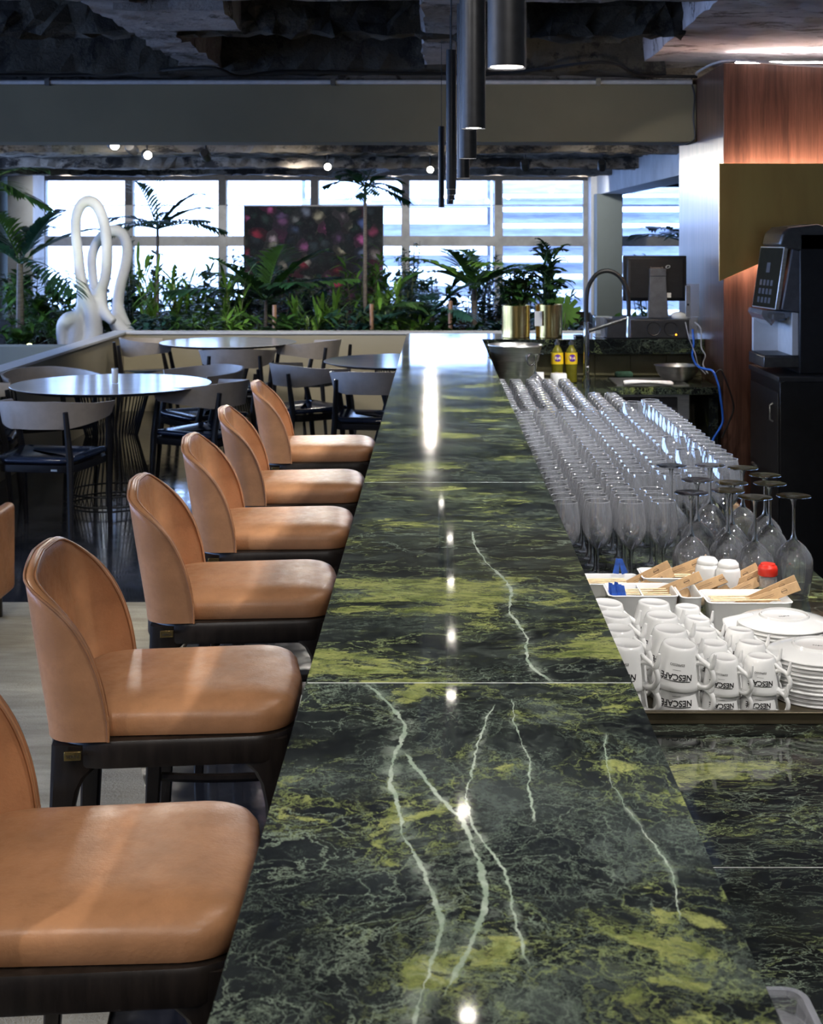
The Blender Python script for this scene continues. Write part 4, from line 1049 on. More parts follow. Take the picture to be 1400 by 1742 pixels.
for (px, py), D, pit, lab in SL:
    x, y, z = PX(px, py, D); sleeve(x, y, z, rg_.uniform(.02, .25), math.radians(pit), rg_.uniform(-.5, -.2), lab)
# loose birch sticks lying in the dishes
def loose(x0, x1, y, z, n, lab, g_):
    for k in range(n):
        a = MB().bar((x0 + rg_.uniform(-.004, .004), y - .018 + k * .009, z), (x1 + rg_.uniform(-.004, .004), y - .018 + k * .009, z + rg_.uniform(-.002, .003)), .006, .0016)
        tag(a.build('birch_stick', M['stick_wood'], smooth=False), lab, 'wooden stick', g_)
loose(.400, .492, 2.99, .940, 5, 'pale birch stick beside the blue sachets in the front dish', 'birch sticks in the blue sachet dish')
loose(.575, .715, 2.95, .936, 5, 'pale birch stick lying in the dish behind the rear saucers', 'birch sticks in the dish by the saucers')
loose(.30, .42, 3.12, .931, 5, 'pale birch stick in the dish against the bar', 'birch sticks in the dish by the bar')
loose(.465, .565, 3.13, .941, 4, 'pale birch stick in the dish before the first shaker', 'birch sticks in the rear dish')
# blue sachets
first = None
for k in range(9):
    x, y, z = (.372 + k * .0038, 2.985 + rg_.uniform(-.02, .02), .943); 
    if k >= 7: x, y, z = (.405 + (k - 7) * .012, 3.155, .958)
    rot = (rg_.uniform(-.15, .15), rg_.uniform(-.35, .1), rg_.uniform(-.4, .4))
    lab = 'small blue paper sachet standing in the front porcelain dish' if k < 7 else 'small blue paper sachet leaning at the back by the feet of the glasses'
    gname = 'blue sachets in the front dish' if k < 7 else 'blue sachets behind the dishes'
    if first is None:
        first = MB().add([(-.007, 0, -.02), (.007, 0, -.02), (.005, .001, .013), (-.003, .001, .016), (-.007, .0012, -.02), (.007, .0012, -.02), (.005, .002, .013), (-.003, .002, .016)], [(0, 1, 2, 3), (7, 6, 5, 4), (0, 4, 5, 1), (1, 5, 6, 2), (2, 6, 7, 3), (3, 7, 4, 0)]).build('sugar_sachet', M['blue_paper'], smooth=False)
        first.location = (x, y, z); first.rotation_euler = rot; tag(first, lab, 'sachet', gname)
    else: dup(first, (x, y, z), 0, lab, gname, rot=rot)
# shakers, toothpick jar
def shaker(x, y, lab):
    r = thing('shaker', lab, 'shaker', (x, y, ZW), 0, 'white porcelain shakers')
    MB().lathe([(0, 0), (.026, 0), (.028, .003), (.0275, .060), (.0265, .082), (.024, .089), (.0225, .090)], 32, cap0=False).build('body', M['white_porcelain'], r, angle=60)
    MB().lathe([(.0225, .089), (.0235, .092), (.0225, .099), (.016, .105), (.0, .107)], 32).build('cap', M['white_porcelain'], r, angle=60)
shaker(.600, 3.115, 'white porcelain shaker beside the kraft wrapped sticks, nearer the bar')
shaker(.640, 3.085, 'white porcelain shaker nearer the red capped jar')
r = thing('toothpick_jar', 'small clear jar with red cap and pale green label full of toothpicks', 'jar', (.717, 3.045, ZW))
MB().lathe([(0, .001), (.0185, .001), (.0195, .004), (.0195, .078), (.017, .084)], 24).build('jar_body', M['clear_plastic'], r, angle=50)
MB().lathe([(0, .006), (.0170, .006), (.0170, .074), (.0, .075)], 18).build('toothpicks', M['stick_wood'], r)
MB().lathe([(.0198, .016), (.0198, .058)], 24).build('paper_label', mat('pale_green_label', (.33, .38, .27), .6, vary=.2, vscale=90), r)
MB().lathe([(.0195, .082), (.0212, .084), (.0212, .097), (.0195, .102), (.0165, .1035), (.0155, .107), (.0, .108)], 28).build('cap', M['red'], r, angle=50)
# clear plastic container in the corner
r = thing('plastic_container', 'clear plastic container with a round lid in the lower corner of the worktop', 'container', (.312, 1.335, ZW))
o1 = round_poly([(-.06, -.10, .02), (.06, -.10, .02), (.06, .10, .02), (-.06, .10, .02)], 5)
Z = lambda o, z: [Vector((x, y, z)) for x, y in o]
MB().rings([Z(offset(o1, -.008), .001), Z(offset(o1, -.002), .046), Z(offset(o1, .003), .048), Z(offset(o1, .003), .052), Z(offset(o1, -.004), .052), Z(offset(o1, -.007), .046)], True, True, False).build('box', M['clear_plastic'], r)
MB().lathe([(.050, .045), (.052, .050), (.046, .054), (.040, .048), (.0, .046)], 40, (.0, .02, 0)).build('round_lid', M['clear_plastic'], r)

# ------------------------------------------------------------------ at the far end of the worktop
r = thing('ice_bucket', 'large steel ice bucket with ring handles behind the drinking glasses', 'ice bucket', (.405, 7.18, ZW))
MB().lathe([(0, 0), (.085, 0), (.090, .004), (.112, .165), (.117, .172), (.119, .18), (.1195, .185), (.134, .245), (.140, .250), (.138, .256), (.131, .252), (.110, .17), (.088, .012), (0, .010)], 56).build('body', M['steel'], r, angle=50)
for a in (-.95, 2.2):
    c = Vector((.128 * math.cos(a), .128 * math.sin(a), .185)); u = Vector((-math.sin(a), math.cos(a), 0))
    MB().tube([c + u * .028 * math.cos(2 * PI * k / 24) + Vector((0, 0, .028 * math.sin(2 * PI * k / 24))) for k in range(25)], .004, 8).build('ring_handle', M['chrome'], r)
g_ = 'detergent bottles behind the ice bucket'
def bottle():
    r = thing('detergent_bottle', 'yellow green detergent bottle behind the ice bucket, nearer the bar', 'bottle', (.668, 7.75, ZW), 0, g_)
    MB().lathe([(0, .001), (.030, .001), (.033, .006), (.031, .06), (.033, .10), (.033, .155), (.026, .180), (.013, .200), (.012, .212)], 24).build('body', M['detergent'], r, angle=60)
    MB().lathe([(.014, .208), (.014, .222), (.008, .226), (.006, .238), (0, .239)], 16).build('cap', M['dark_grey'], r)
    MB().lathe([(.0338, .103), (.0338, .166)], 28).build('label', M['yellow'], r)
    b = MB(); vs = [Vector((.0342 * math.cos(-PI / 2 + .62 * math.cos(2 * PI * k / 20)), .0342 * math.sin(-PI / 2 + .62 * math.cos(2 * PI * k / 20)), .137 + .020 * math.sin(2 * PI * k / 20))) for k in range(20)]
    vs.append(Vector((0, -.0352, .137))); b.add(vs, [(k, (k + 1) % 20, 20) for k in range(20)]); o = b.build('round_badge', M['purple'], r, smooth=False)
    text_obj('lettering', 'Ypê', .020, M['white_print'], o, lambda v: Vector((v.x, -.0358 + .0004 * abs(v.x) / .01 - v.z, .137 + v.y)))
    return r
bo = bottle(); dup(bo, (.745, 7.75, ZW), .1, 'yellow green detergent bottle behind the ice bucket, nearer the tap')
for x, y, s_, lab in ((.640, 7.34, 1.0, 'white upturned mug in front of the detergent bottles'), (.542, 7.40, .62, 'small white upturned cup beside the ice bucket')):
    tag(MB().lathe([(.045 * s_, 0), (.047 * s_, .003), (.043 * s_, .085), (.040 * s_, .092), (.0, .093)], 28, (x, y, ZW)).build('upturned_mug', M['white_porcelain'], angle=50), lab, 'mug')
r = thing('kitchen_tap', 'tall chrome kitchen tap with a black arched hose', 'tap', (.825, 7.72, 0))
MB().cyl((0, 0), .025, .88, .905, 20).cyl((0, 0), .0165, .90, 1.215, 20).build('column', M['chrome'], r)
arc_ = smoothpath([(0, 0, 1.215), (0, 0, 1.33), (.012, 0, 1.41), (.055, 0, 1.475), (.115, 0, 1.495), (.175, 0, 1.47), (.215, 0, 1.41), (.230, 0, 1.33), (.232, 0, 1.245)], 6)
MB().tube(arc_, .012, 12).build('hose', M['rubber'], r)
MB().cyl((.232, 0), .015, 1.13, 1.245, 16, .013).build('spray_head', M['chrome'], r)
MB().tube([(.01, 0, 1.165), (.225, 0, 1.235)], .011, 10).build('holder_arm', M['steel_dark'], r)
MB().tube([(0, -.015, .95), (0, -.07, .975)], .006, 8).build('lever', M['chrome'], r)
tag(MB().lathe([(0, 0), (.055, .001), (.085, .018), (.112, .055), (.122, .088), (.128, .092), (.120, .090), (.108, .056), (.08, .022), (0, .006)], 40, (1.335, 7.80, ZW)).build('mixing_bowl', M['steel'], angle=50), 'round steel mixing bowl beside the sink', 'bowl')
cl = MB(); rg = []
for i in range(15):
    t_ = i / 14; rg.append([Vector((1.0 + .27 * t_, 7.535 + .020 * math.cos(a) * (1 + .2 * math.sin(9 * t_)), .896 + .014 * math.sin(a) * (1 + .25 * math.sin(7 * t_ + 1)) + .010 * math.sin(3 * t_ + .3))) for a in [2 * PI * k / 10 for k in range(10)]])
cl.rings(rg)
tag(cl.build('dish_towel', M['cloth'], sub=1), 'rolled white towel lying on the sink edge', 'towel')
sp = MB(); sp.box(1.02, 1.12, 7.99, 8.05, ZW, ZW + .035)
tag(sp.build('scouring_cloth', M['sponge'], bevel=.014, seg=3), 'dark green scouring cloth behind the sink', 'cloth')

# ------------------------------------------------------------------ till on the cross arm of the bar
r = thing('till_monitor', 'black till monitor seen from behind on a grey stand', 'monitor', (1.235, 8.17, 1.1))
def dxz(px, py, D=8.17): return X_at(px, D) - 1.235, Z_at(py, D) - 1.1
x0, z1 = dxz(1060, 435); x1, z0 = dxz(1168, 512)
b = MB().box(x0, x1, .0, .025, z0, z1).box(x0 + .02, x1 - .02, -.018, .0, z0 + .015, z1 - .012)
b.build('screen_housing', M['black_plastic'], r, bevel=.006)
MB().box(x0 + .025, x0 + .040, -.022, -.017, z0 + .05, z1 - .03).build('side_grip', M['dark_grey'], r, bevel=.002)
MB().box(x0 + .012, x1 - .012, .0255, .027, z0 + .015, z1 - .015).build('screen', M['steel_dark'], r, smooth=False)
xa_, za_ = dxz(1120, 455)
text_obj('lettering', 'bematech', .019, M['steel'], r, lambda v: Vector((xa_ - .012 + v.x, -.0187 - v.z, za_ + v.y - .002)))
o = MB().tube([(xa_ + .052 + .011 * math.cos(2 * PI * k / 20) + .003 * math.sin(2 * PI * k / 20), -.0195, za_ + .004 + .008 * math.sin(2 * PI * k / 20)) for k in range(21)], .0024, 6)
o.cyl((0, 0), .0001, 0, .0001).build('logo_ring', M['steel'], r)
xs0, _ = dxz(1104, 470); xs1, _ = dxz(1131, 470); _, zs = dxz(0, 467); _, zs2 = dxz(0, 540)
MB().box(xs0 - .002, xs1 + .002, -.04, -.015, zs - .01, zs + .035).build('cable_cover', M['grey_plastic'], r, bevel=.003)
MB().rings([[Vector((xs0 - .012, -.055, zs2)), Vector((xs1 + .012, -.055, zs2)), Vector((xs1 + .012, .0, zs2)), Vector((xs0 - .012, .0, zs2))],
            [Vector((xs0, -.035, zs)), Vector((xs1, -.035, zs)), Vector((xs1, -.01, zs)), Vector((xs0, -.01, zs))]]).build('stand', M['grey_plastic'], r, bevel=.003)
MB().lathe([(0, zs2 - .012), (.10, zs2 - .012), (.095, zs2 - .004), (.0, zs2)], 32, (0.01, -.01, 0)).build('stand_base', M['dark_grey'], r)
xq, zq = dxz(1137, 502)
MB().box(xq - .012, xq + .012, -.0205, -.018, zq - .014, zq + .014).build('sticker', M['white_print'], r, smooth=False)
r = thing('till_box', 'low dark till box with two round vents under the monitor', 'cash drawer', (1.235, 8.20, 1.1))
bx0, bx1 = X_at(1032, 8.06) - 1.235, X_at(1172, 8.06) - 1.235
MB().box(bx0, bx1, -.15, .16, .001, .108).build('housing', M['dark_grey'], r, bevel=.004)
for px in (1112, 1141):
    MB().lathe([(.001, -.001), (.034, .0), (.038, .003), (.040, .0)], 28, M4=Matrix.Translation((X_at(px, 8.05) - 1.235, -.15, .055)) @ Matrix.Rotation(PI / 2, 4, 'X')).build('round_vent', M['black_plastic'], r)
MB().cyl((0, 0), .004, 0, .003, 10).build('lamp', M['amber'], r).matrix_local = Matrix.Translation((X_at(1150, 8.05) - 1.235, -.151, .022)) @ Matrix.Rotation(PI / 2, 4, 'X')
MB().box(bx0 - .06, bx0 + .04, -.10, .05, .001, .118).build('clear_card_box', M['clear_plastic'], r, bevel=.003)
r = thing('payment_pad', 'small dark handset lying on the marble by the brass pots', 'handset')
MB().box(.80, .85, 8.05, 8.20, 1.101, 1.113).build('body', M['black_plastic'], r, bevel=.003)
r = thing('sign_holder', 'clear upright sign holder leaning at the walnut pier', 'sign holder', (1.478, 8.12, 1.1))
MB().box(-.038, .038, -.006, -.003, .12, .31).build('clear_plate', M['clear_plastic'], r, smooth=False)
MB().box(-.040, -.012, -.002, .004, .12, .30).build('switch_strip', M['steel'], r, bevel=.002)
MB().cyl((0, 0), .006, 0, .004, 12).build('button', M['rubber'], r).matrix_local = Matrix.Translation((-.026, -.003, .19)) @ Matrix.Rotation(PI / 2, 4, 'X')
MB().box(-.030, .030, -.02, .02, .001, .12).build('foot', M['clear_plastic'], r, bevel=.003)
pf = MB(); rg = []
for k in range(9):
    t_ = k / 8; rr = .032 * math.sin(PI * min(1, t_ * 1.05 + .05)) ** .6 + .002
    rg.append([Vector((1.36 + .11 * t_, 8.14 + rr * math.cos(a), 1.225 - .012 * t_ + rr * .85 * math.sin(a))) for a in [2 * PI * q / 12 for q in range(12)]])
pf.rings(rg); pf.tube([(1.47, 8.15, 1.22), (1.46, 8.17, 1.16), (1.45, 8.18, 1.101)], .006, 6)
tag(pf.build('white_flower', M['white_porcelain']), 'pale white lily like bloom beside the sign holder', 'flower')
# cables
for lab, m_, rd, pts in (('blue network cable hanging from the till down past the sink', 'blue_cable', .006, [(1178, 560, 7.98), (1180, 585, 7.96), (1178, 605, 7.94), (1186, 622, 7.6), (1200, 628, 7.5), (1213, 632, 7.46), (1222, 655, 7.44), (1226, 680, 7.44), (1229, 705, 7.44), (1228, 722, 7.44), (1212, 750, 7.44), (1200, 790, 7.44)]),
                         ('black cable looping out from the walnut wall past the sink', 'rubber', .005, [(1212, 640, 7.46), (1225, 629, 7.45), (1232, 640, 7.44), (1243, 670, 7.44), (1248, 695, 7.44), (1240, 718, 7.44), (1228, 745, 7.44)]),
                         ('pale grey cable hanging in a loop beside the blue cable', 'grey_cable', .004, [(1182, 548, 8.0), (1192, 560, 7.97), (1193, 590, 7.95), (1200, 605, 7.9), (1196, 620, 7.7), (1204, 635, 7.55)]),
                         ('thin white cable bundled behind the till', 'grey_cable', .003, [(1166, 548, 8.02), (1172, 575, 7.96), (1182, 600, 7.94), (1188, 622, 7.7), (1200, 636, 7.5)])):
    tag(MB().tube(smoothpath([PX(*p) for p in pts], 6), rd, 6).build('cable', M[m_]), lab, 'cable')
# ------------------------------------------------------------------ drinks machine on its black cabinet
r = thing('black_cabinet', 'black metal cabinet standing before the walnut wall', 'cabinet', (2.10, 7.1, 0))
MB().box(-.44, .9, -.30, .33, .04, .985).build('body', M['black_plastic'], r, bevel=.004)
MB().box(-.45, .91, -.31, .34, .985, 1.01).build('top', M['dark_grey'], r, bevel=.004)
MB().box(-.447, -.44, -.28, .31, .08, .93).build('door', M['dark_grey'], r, bevel=.003)
MB().tube([(-.45, -.20, .78), (-.465, -.20, .79), (-.465, -.20, .86), (-.45, -.20, .87)], .005, 8).build('handle', M['steel'], r)
MB().tube([(-.45, .16, .50), (-.47, .16, .52), (-.47, .12, .52)], .007, 8).build('lock_lever', M['steel'], r)
for sx in (-.38, .84):
    for sy in (-.25, .28): MB().cyl((sx, sy), .02, 0, .05, 12).build('foot', M['rubber'], r)
r = thing('coffee_machine', 'black and silver hot drinks machine with tilted button panel', 'coffee machine', (1.95, 7.05, 1.011))
MB().box(-.17, .55, -.15, .22, .0, .69).build('housing', M['black_plastic'], r, bevel=.008)
MB().box(-.34, -.16, -.13, .20, .03, .085).build('drip_tray', M['steel_dark'], r, bevel=.004)
MB().box(-.33, -.17, -.12, .19, .085, .09).build('drip_grid', M['dark_grey'], r)
MB().box(-.20, -.168, -.12, .20, .085, .30).build('splash_plate', M['white_paint'], r, bevel=.002)
MB().box(-.325, -.19, .165, .20, .085, .30).build('side_plate', M['white_paint'], r, bevel=.002)
MB().box(-.27, -.19, -.02, .10, .255, .29).build('spout', M['steel_dark'], r, bevel=.008)
hx = MB().yprism([(-.255, .315), (-.16, .295), (-.16, .60), (-.20, .625)], -.14, .20); hx.build('front_head', M['grey_plastic'], r, bevel=.006)
# tilted glossy panel on the head, facing the aisle
def pn(u, v, d=0):    # u along y 0..1 (far to near), v up 0..1
    base = Vector((-.315 + .045 * v + .045 * u, .19 - .31 * u, .315 + .31 * v)); return base + Vector((-.012 - d, 0, -.002))
def quad(u0, u1, v0, v1, d, th=.006):
    a = [pn(u0, v0, d), pn(u1, v0, d), pn(u1, v1, d), pn(u0, v1, d)]; b_ = [p + Vector((th, 0, 0)) for p in a]
    return MB().rings([a, b_])
quad(0, 1, 0, 1, 0, .02).build('panel_frame', M['steel'], r, bevel=.002)
gp = quad(.03, .97, .02, .98, .002, .004).build('button_panel', M['panel_glass'], r, smooth=False)
for q in range(3):
    for c in range(4):
        quad(.22 + c * .15, .31 + c * .15, .09 + q * .14, .18 + q * .14, .0035, .002).build('button', M['grey_plastic'], gp, smooth=False)
quad(.42, .56, .58, .74, .0035, .002).build('display', M['grey_plastic'], gp, smooth=False)
MB().yprism([(-.345, .312), (-.20, .300), (-.22, .275), (-.28, .262), (-.30, .235), (-.33, .262), (-.35, .29)], -.12, .18).build('drip_guard', M['clear_plastic'], r, smooth=False)
hd = MB().yprism([(-.27, .63), (-.255, .69), (-.22, .72), (-.08, .735), (-.03, .72), (.0, .66), (.0, .60), (-.17, .60)], -.15, .22); hd.build('hood', M['steel_dark'], r, bevel=.012, seg=3)
# ------------------------------------------------------------------ track spots beyond the beam
def spot_head():
    r = thing('track_spot', 's', 'spotlight')
    MB().lathe([(0, .06), (.032, .06), (.036, .05), (.037, -.055), (.032, -.055), (.030, -.045), (0, -.045)], 24).build('lamp_body', M['black_metal'], r)
    return r
TS = [((193, 246), 11.1, 1, 'lit track spot nearest the left end behind the beam'), ((250, 263), 12.5, 1, 'lit track spot just below the leftmost lit one'), ((557, 283), 14.7, 1, 'lit track spot above the floral picture'),
      ((732, 288), 15.4, 1, 'bright lit track spot beside the hanging pendants'), ((224, 253), 11.6, 0, 'dark track spot between the two lit ones on the left'), ((350, 264), 13.2, 0, 'dark track spot above the second window mullion'),
      ((893, 281), 14.9, 0, 'dark track spot above the brass plant pots'), ((1024, 281), 15.0, 0, 'dark track spot against the pale concrete beam')]
sh_ = None
for (px, py), D, on, lab in TS:
    x, y, z = X_at(px, D), D, Z_at(py, D)
    r = thing('track_spot', lab, 'spotlight', (x, y, z), 0, 'spotlights under the ceiling behind the beam')
    tg = Vector((.05, 5.3, 1.1)) if on else Vector((x + .4, 18, .8)); d = (tg - Vector((x, y, z)))
    Rm = d.to_track_quat('-Z', 'Y').to_matrix().to_4x4()
    MB().lathe([(0, .07), (.036, .07), (.044, .055), (.045, -.06), (.040, -.06), (.038, -.045), (0, -.045)], 24, M4=Rm).build('lamp_body', M['black_metal'], r)
    MB().tube([(0, 0, .03), (0, 0, 2.60 - z)], .008, 8).box(-.06, .06, -.015, .015, 2.58 - z, 2.61 - z).build('bracket', M['black_metal'], r)
    if on:
        MB().lathe([(.001, -.052), (.034, -.052)], 24, M4=Rm).build('lamp_lens', M['lamp_face'], r)
        dn = d.normalized(); spot('track_light', Vector((x, y, z)) + dn * .08, tg, 90 if px > 500 else 45, 34, .7, .035, (1, .93, .82))
tag(MB().box(-.9, 2.3, 13.6, 13.63, 2.575, 2.60).build('lighting_track', M['black_metal'], smooth=False), 'long black lighting track under the rough ceiling', 'track')
tag(MB().box(-2.5, .2, 9.6, 9.63, 2.575, 2.60).build('lighting_track', M['black_metal'], smooth=False), 'short black lighting track just behind the beam', 'track')

# ------------------------------------------------------------------ white sculpture
D = 14.35
def sp_(pts, dy=0, n=7): return smoothpath([(X_at(x, D), D + dy + d, Z_at(y, D)) for x, y, d in pts], n)
def rads(path, pts): 
    R_ = []; m_ = len(path)
    for k in range(m_):
        t = k / (m_ - 1) * (len(pts) - 1); i = min(int(t), len(pts) - 2); R_.append(1.28 * (pts[i] + (pts[i + 1] - pts[i]) * (t - i)))
    return R_
sc_ = MB()
p1 = sp_([(156, 592, 0), (160, 560, 0), (157, 528, -.02), (146, 500, -.03), (137, 470, 0), (133, 430, 0), (129, 395, 0), (130, 368, 0), (138, 349, 0), (150, 342, 0), (164, 349, 0), (175, 372, 0), (181, 405, 0), (182, 440, 0), (178, 472, .03), (168, 500, .06), (160, 522, .08), (148, 545, .1), (140, 592, .1)])
sc_.tube(p1, rads(p1, [.075, .07, .06, .05, .045, .042, .042, .042, .045, .048, .048, .045, .045, .045, .045, .045, .05, .055, .07]), 14)
p2 = sp_([(160, 505, .08), (152, 480, .17), (146, 440, .25), (152, 415, .3), (168, 397, .3), (186, 392, .3), (200, 402, .3), (206, 425, .3), (202, 455, .3), (194, 485, .3), (190, 520, .28), (196, 548, .22), (208, 575, .2)])
sc_.tube(p2, rads(p2, [.040, .038, .040, .042, .045, .048, .045, .045, .045, .045, .048, .07, .085]), 14)
p3 = sp_([(170, 498, .05), (172, 520, .02), (182, 536, -.03), (196, 548, -.05)]); sc_.tube(p3, rads(p3, [.045, .05, .045, .035]), 12)
p4 = sp_([(141, 492, -.02), (140, 520, 0), (134, 540, 0), (118, 545, -.02), (108, 560, 0), (112, 600, 0)]); sc_.tube(p4, rads(p4, [.04, .05, .065, .07, .06, .055]), 14)
p5 = sp_([(132, 545, 0), (130, 570, 0), (126, 600, 0)]); sc_.tube(p5, [.085] * len(p5), 14)
p6 = sp_([(188, 545, .18), (200, 560, .1), (222, 572, .1)]); sc_.tube(p6, rads(p6, [.06, .06, .04]), 12)
so_ = sc_.build('loop_sculpture', M['sculpture'], angle=180)
rm = so_.modifiers.new('r', 'REMESH'); rm.mode = 'VOXEL'; rm.voxel_size = .014; rm.use_smooth_shade = True
sm_ = so_.modifiers.new('sm', 'SMOOTH'); sm_.iterations = 6; sm_.factor = .6
tag(so_, 'white sculpture of tall twisting loops standing at the planter wall', 'sculpture')

# ------------------------------------------------------------------ floral picture among the plants
r = thing('floral_picture', 'large dark picture of flowers standing in front of the windows', 'picture', (-1.643, 19.0, 0))
MB().box(-.922, .922, 0, .04, .45, 2.056).build('printed_panel', M['floral'], r, smooth=False)
MB().box(-.94, -.922, -.01, .05, .45, 2.07).box(.922, .94, -.01, .05, .45, 2.07).box(-.94, .94, -.01, .05, 2.056, 2.07).build('frame', M['black_metal'], r, smooth=False)
MB().box(-.9, -.84, .04, .1, .2, 1.2).box(.84, .9, .04, .1, .2, 1.2).build('leg', M['black_metal'], r, smooth=False)

# ------------------------------------------------------------------ plants
def leaf_shape(mb, base, d, up, L, w, droop=.25, seg=3, fold=.15):
    """one pointed leaf blade"""
    d = Vector(d).normalized(); side = d.cross(Vector(up))
    side = side.normalized() if side.length > 1e-4 else d.orthogonal().normalized()
    nrm_ = side.cross(d); pts = []
    for k in range(seg + 1):
        t = k / seg; ww = w * (math.sin(PI * (t * .86 + .10)) ** .8) * (0 if k == seg else 1)
        c = Vector(base) + d * (L * t) - Vector((0, 0, 1)) * (droop * L * t * t)
        pts += [c - side * ww + nrm_ * ww * fold, c, c + side * ww + nrm_ * ww * fold]
    fs = []
    for k in range(seg):
        a = 3 * k; fs += [(a, a + 1, a + 4, a + 3), (a + 1, a + 2, a + 5, a + 4)]
    mb.add(pts, fs)
def frond(mb, base, az, el, L, nl, leafL, w, droop, r_, vshape=.6):
    """one feather palm frond"""
    base = Vector(base); h = Vector((math.cos(az), math.sin(az), 0)); pts = []
    for k in range(nl + 1):
        t = k / nl; pts.append(base + h * (L * t * math.cos(el)) + Vector((0, 0, L * t * math.sin(el) - droop * L * t * t)))
    mb.tube(pts, [.008 * (1 - .8 * k / nl) + .0015 for k in range(nl + 1)], 5)
    for k in range(2, nl + 1):
        t = k / nl; tan = (pts[k] - pts[k - 1]).normalized(); sd = tan.cross(Vector((0, 0, 1))).normalized(); LL = leafL * (math.sin(PI * min(.97, t * .85 + .12)) ** .6)
        for s in (-1, 1):
            dd = (sd * s + tan * (.7 + .5 * t) + Vector((0, 0, vshape * (1 - t) - .1 + r_.uniform(-.12, .12)))).normalized()
            leaf_shape(mb, pts[k], dd, (0, 0, 1), LL * r_.uniform(.85, 1.1), w, .30, 3, .1)
def palm(name, lab, x, y, z0, ht, nf, L, leafL, w, m_, seed, droop=.45, elr=(.25, 1.25), trunk_r=.03, nl=20, az0=0, curve=(0, 0), g='palms in the indoor planting bed', vs=.6):
    r_ = random.Random(seed); r = thing(name, lab, 'palm', (x, y, z0), 0, g)
    tp = Vector((curve[0], curve[1], ht)); MB().tube(smoothpath([(0, 0, -.05), (curve[0] * .3, curve[1] * .3, ht * .5), tuple(tp)], 4), [trunk_r * (1.2 - .05 * k) for k in range(9)], 9).build('trunk', M['trunk'], r)
    for k in range(nf):
        az = az0 + 2 * PI * k / nf + r_.uniform(-.3, .3); el = r_.uniform(*elr)
        mb = MB(); frond(mb, tp, az, el, L * r_.uniform(.8, 1.1), nl, leafL, w, droop * r_.uniform(.7, 1.2), r_, vs)
        mb.build('frond', m_ if not isinstance(m_, list) else m_[k % len(m_)], r, angle=180)
    return r
def bush(x, y, z0, ht, rad_, n, L, w, m_, seed, lab, name='leafy_shrub', up=.5, cat='shrub', g='leafy shrubs in the indoor planting bed'):
    r_ = random.Random(seed); r = thing(name, lab, cat, (x, y, z0), 0, g); s_ = MB(); f = MB()
    ns = max(5, int(n / 22)); tips = []
    for k in range(ns):
        a, rr = r_.uniform(0, 2 * PI), rad_ * math.sqrt(r_.random()); tz = ht * r_.uniform(.55, 1.0)
        p = [Vector((0.3 * rr * math.cos(a), .3 * rr * math.sin(a), 0)), Vector((rr * .7 * math.cos(a), rr * .7 * math.sin(a), tz * .55)), Vector((rr * math.cos(a), rr * math.sin(a), tz))]
        s_.tube(p, [.008, .006, .003], 5); tips.append(p)
    s_.build('stems', M['stem'], r)
    for k in range(n):
        p = tips[k % ns]; t = r_.uniform(.12, 1) ** .8; b = p[0].lerp(p[1], t * 2) if t < .5 else p[1].lerp(p[2], t * 2 - 1)
        a = r_.uniform(0, 2 * PI); e = r_.uniform(-.2, 1) * up * 2
        leaf_shape(f, b, (math.cos(a), math.sin(a), e), (0, 0, 1), L * r_.uniform(.6, 1.2), w * r_.uniform(.7, 1.2), r_.uniform(.1, .5), 3)
    f.build('foliage', m_, r, angle=180); return r
LV, LL_, LD, LB = M['leaf'], M['leaf_light'], M['leaf_dark'], M['leaf_blue']
palm('feather_palm', 'big feather palm at the left picture edge with a pale leaning trunk', X_at(34, 14.9), 14.9, .5, .88, 9, 1.15, .42, .026, [LV, LD, LB], 11, .35, (.15, 1.1), .04, 20, .4, (.0, 0))
palm('feather_palm', 'feather palm whose fronds reach in at the top of the left edge', X_at(-60, 13.6), 13.6, .5, 1.55, 8, 1.0, .32, .02, LV, 12, .5, (.2, 1.0), .035, 18, .1)
palm('slender_palm', 'tall slender palm standing right of the white sculpture', X_at(268, 16.2), 16.2, .5, 1.25, 11, .85, .36, .020, [LD, LV, LB], 13, .30, (.15, 1.35), .02, 16, .3)
palm('fan_palm', 'wide dark palm spreading in front of the floral picture', X_at(452, 14.8), 14.8, .5, .50, 9, 1.05, .40, .032, [LV, LD], 14, .25, (.3, 1.2), .02, 20, .1, (0, 0))
palm('tall_palm', 'tall thin palm with pale trunk rising before the picture to the ceiling', X_at(621, 15.6), 15.6, .5, 1.72, 10, .52, .28, .018, LD, 15, .40, (.0, .9), .022, 14, .2)
palm('feather_palm', 'feather palm with broad pale fronds behind the brass pots', X_at(806, 14.6), 14.6, .5, .62, 8, .95, .34, .028, [LL_, LV, LV], 16, .42, (.35, 1.15), .03, 20, .1)
palm('feather_palm', 'low blue green palm behind the far end of the bar', X_at(735, 14.3), 14.3, .5, .35, 7, .75, .30, .022, [LB, LV], 17, .45, (.3, 1.1), .025, 16)
palm('feather_palm', 'palm behind the till whose frond shows beside the walnut pier', 3.05, 16.6, .0, 1.55, 6, .85, .42, .03, LD, 18, .30, (.1, .6), .03, 16, PI)
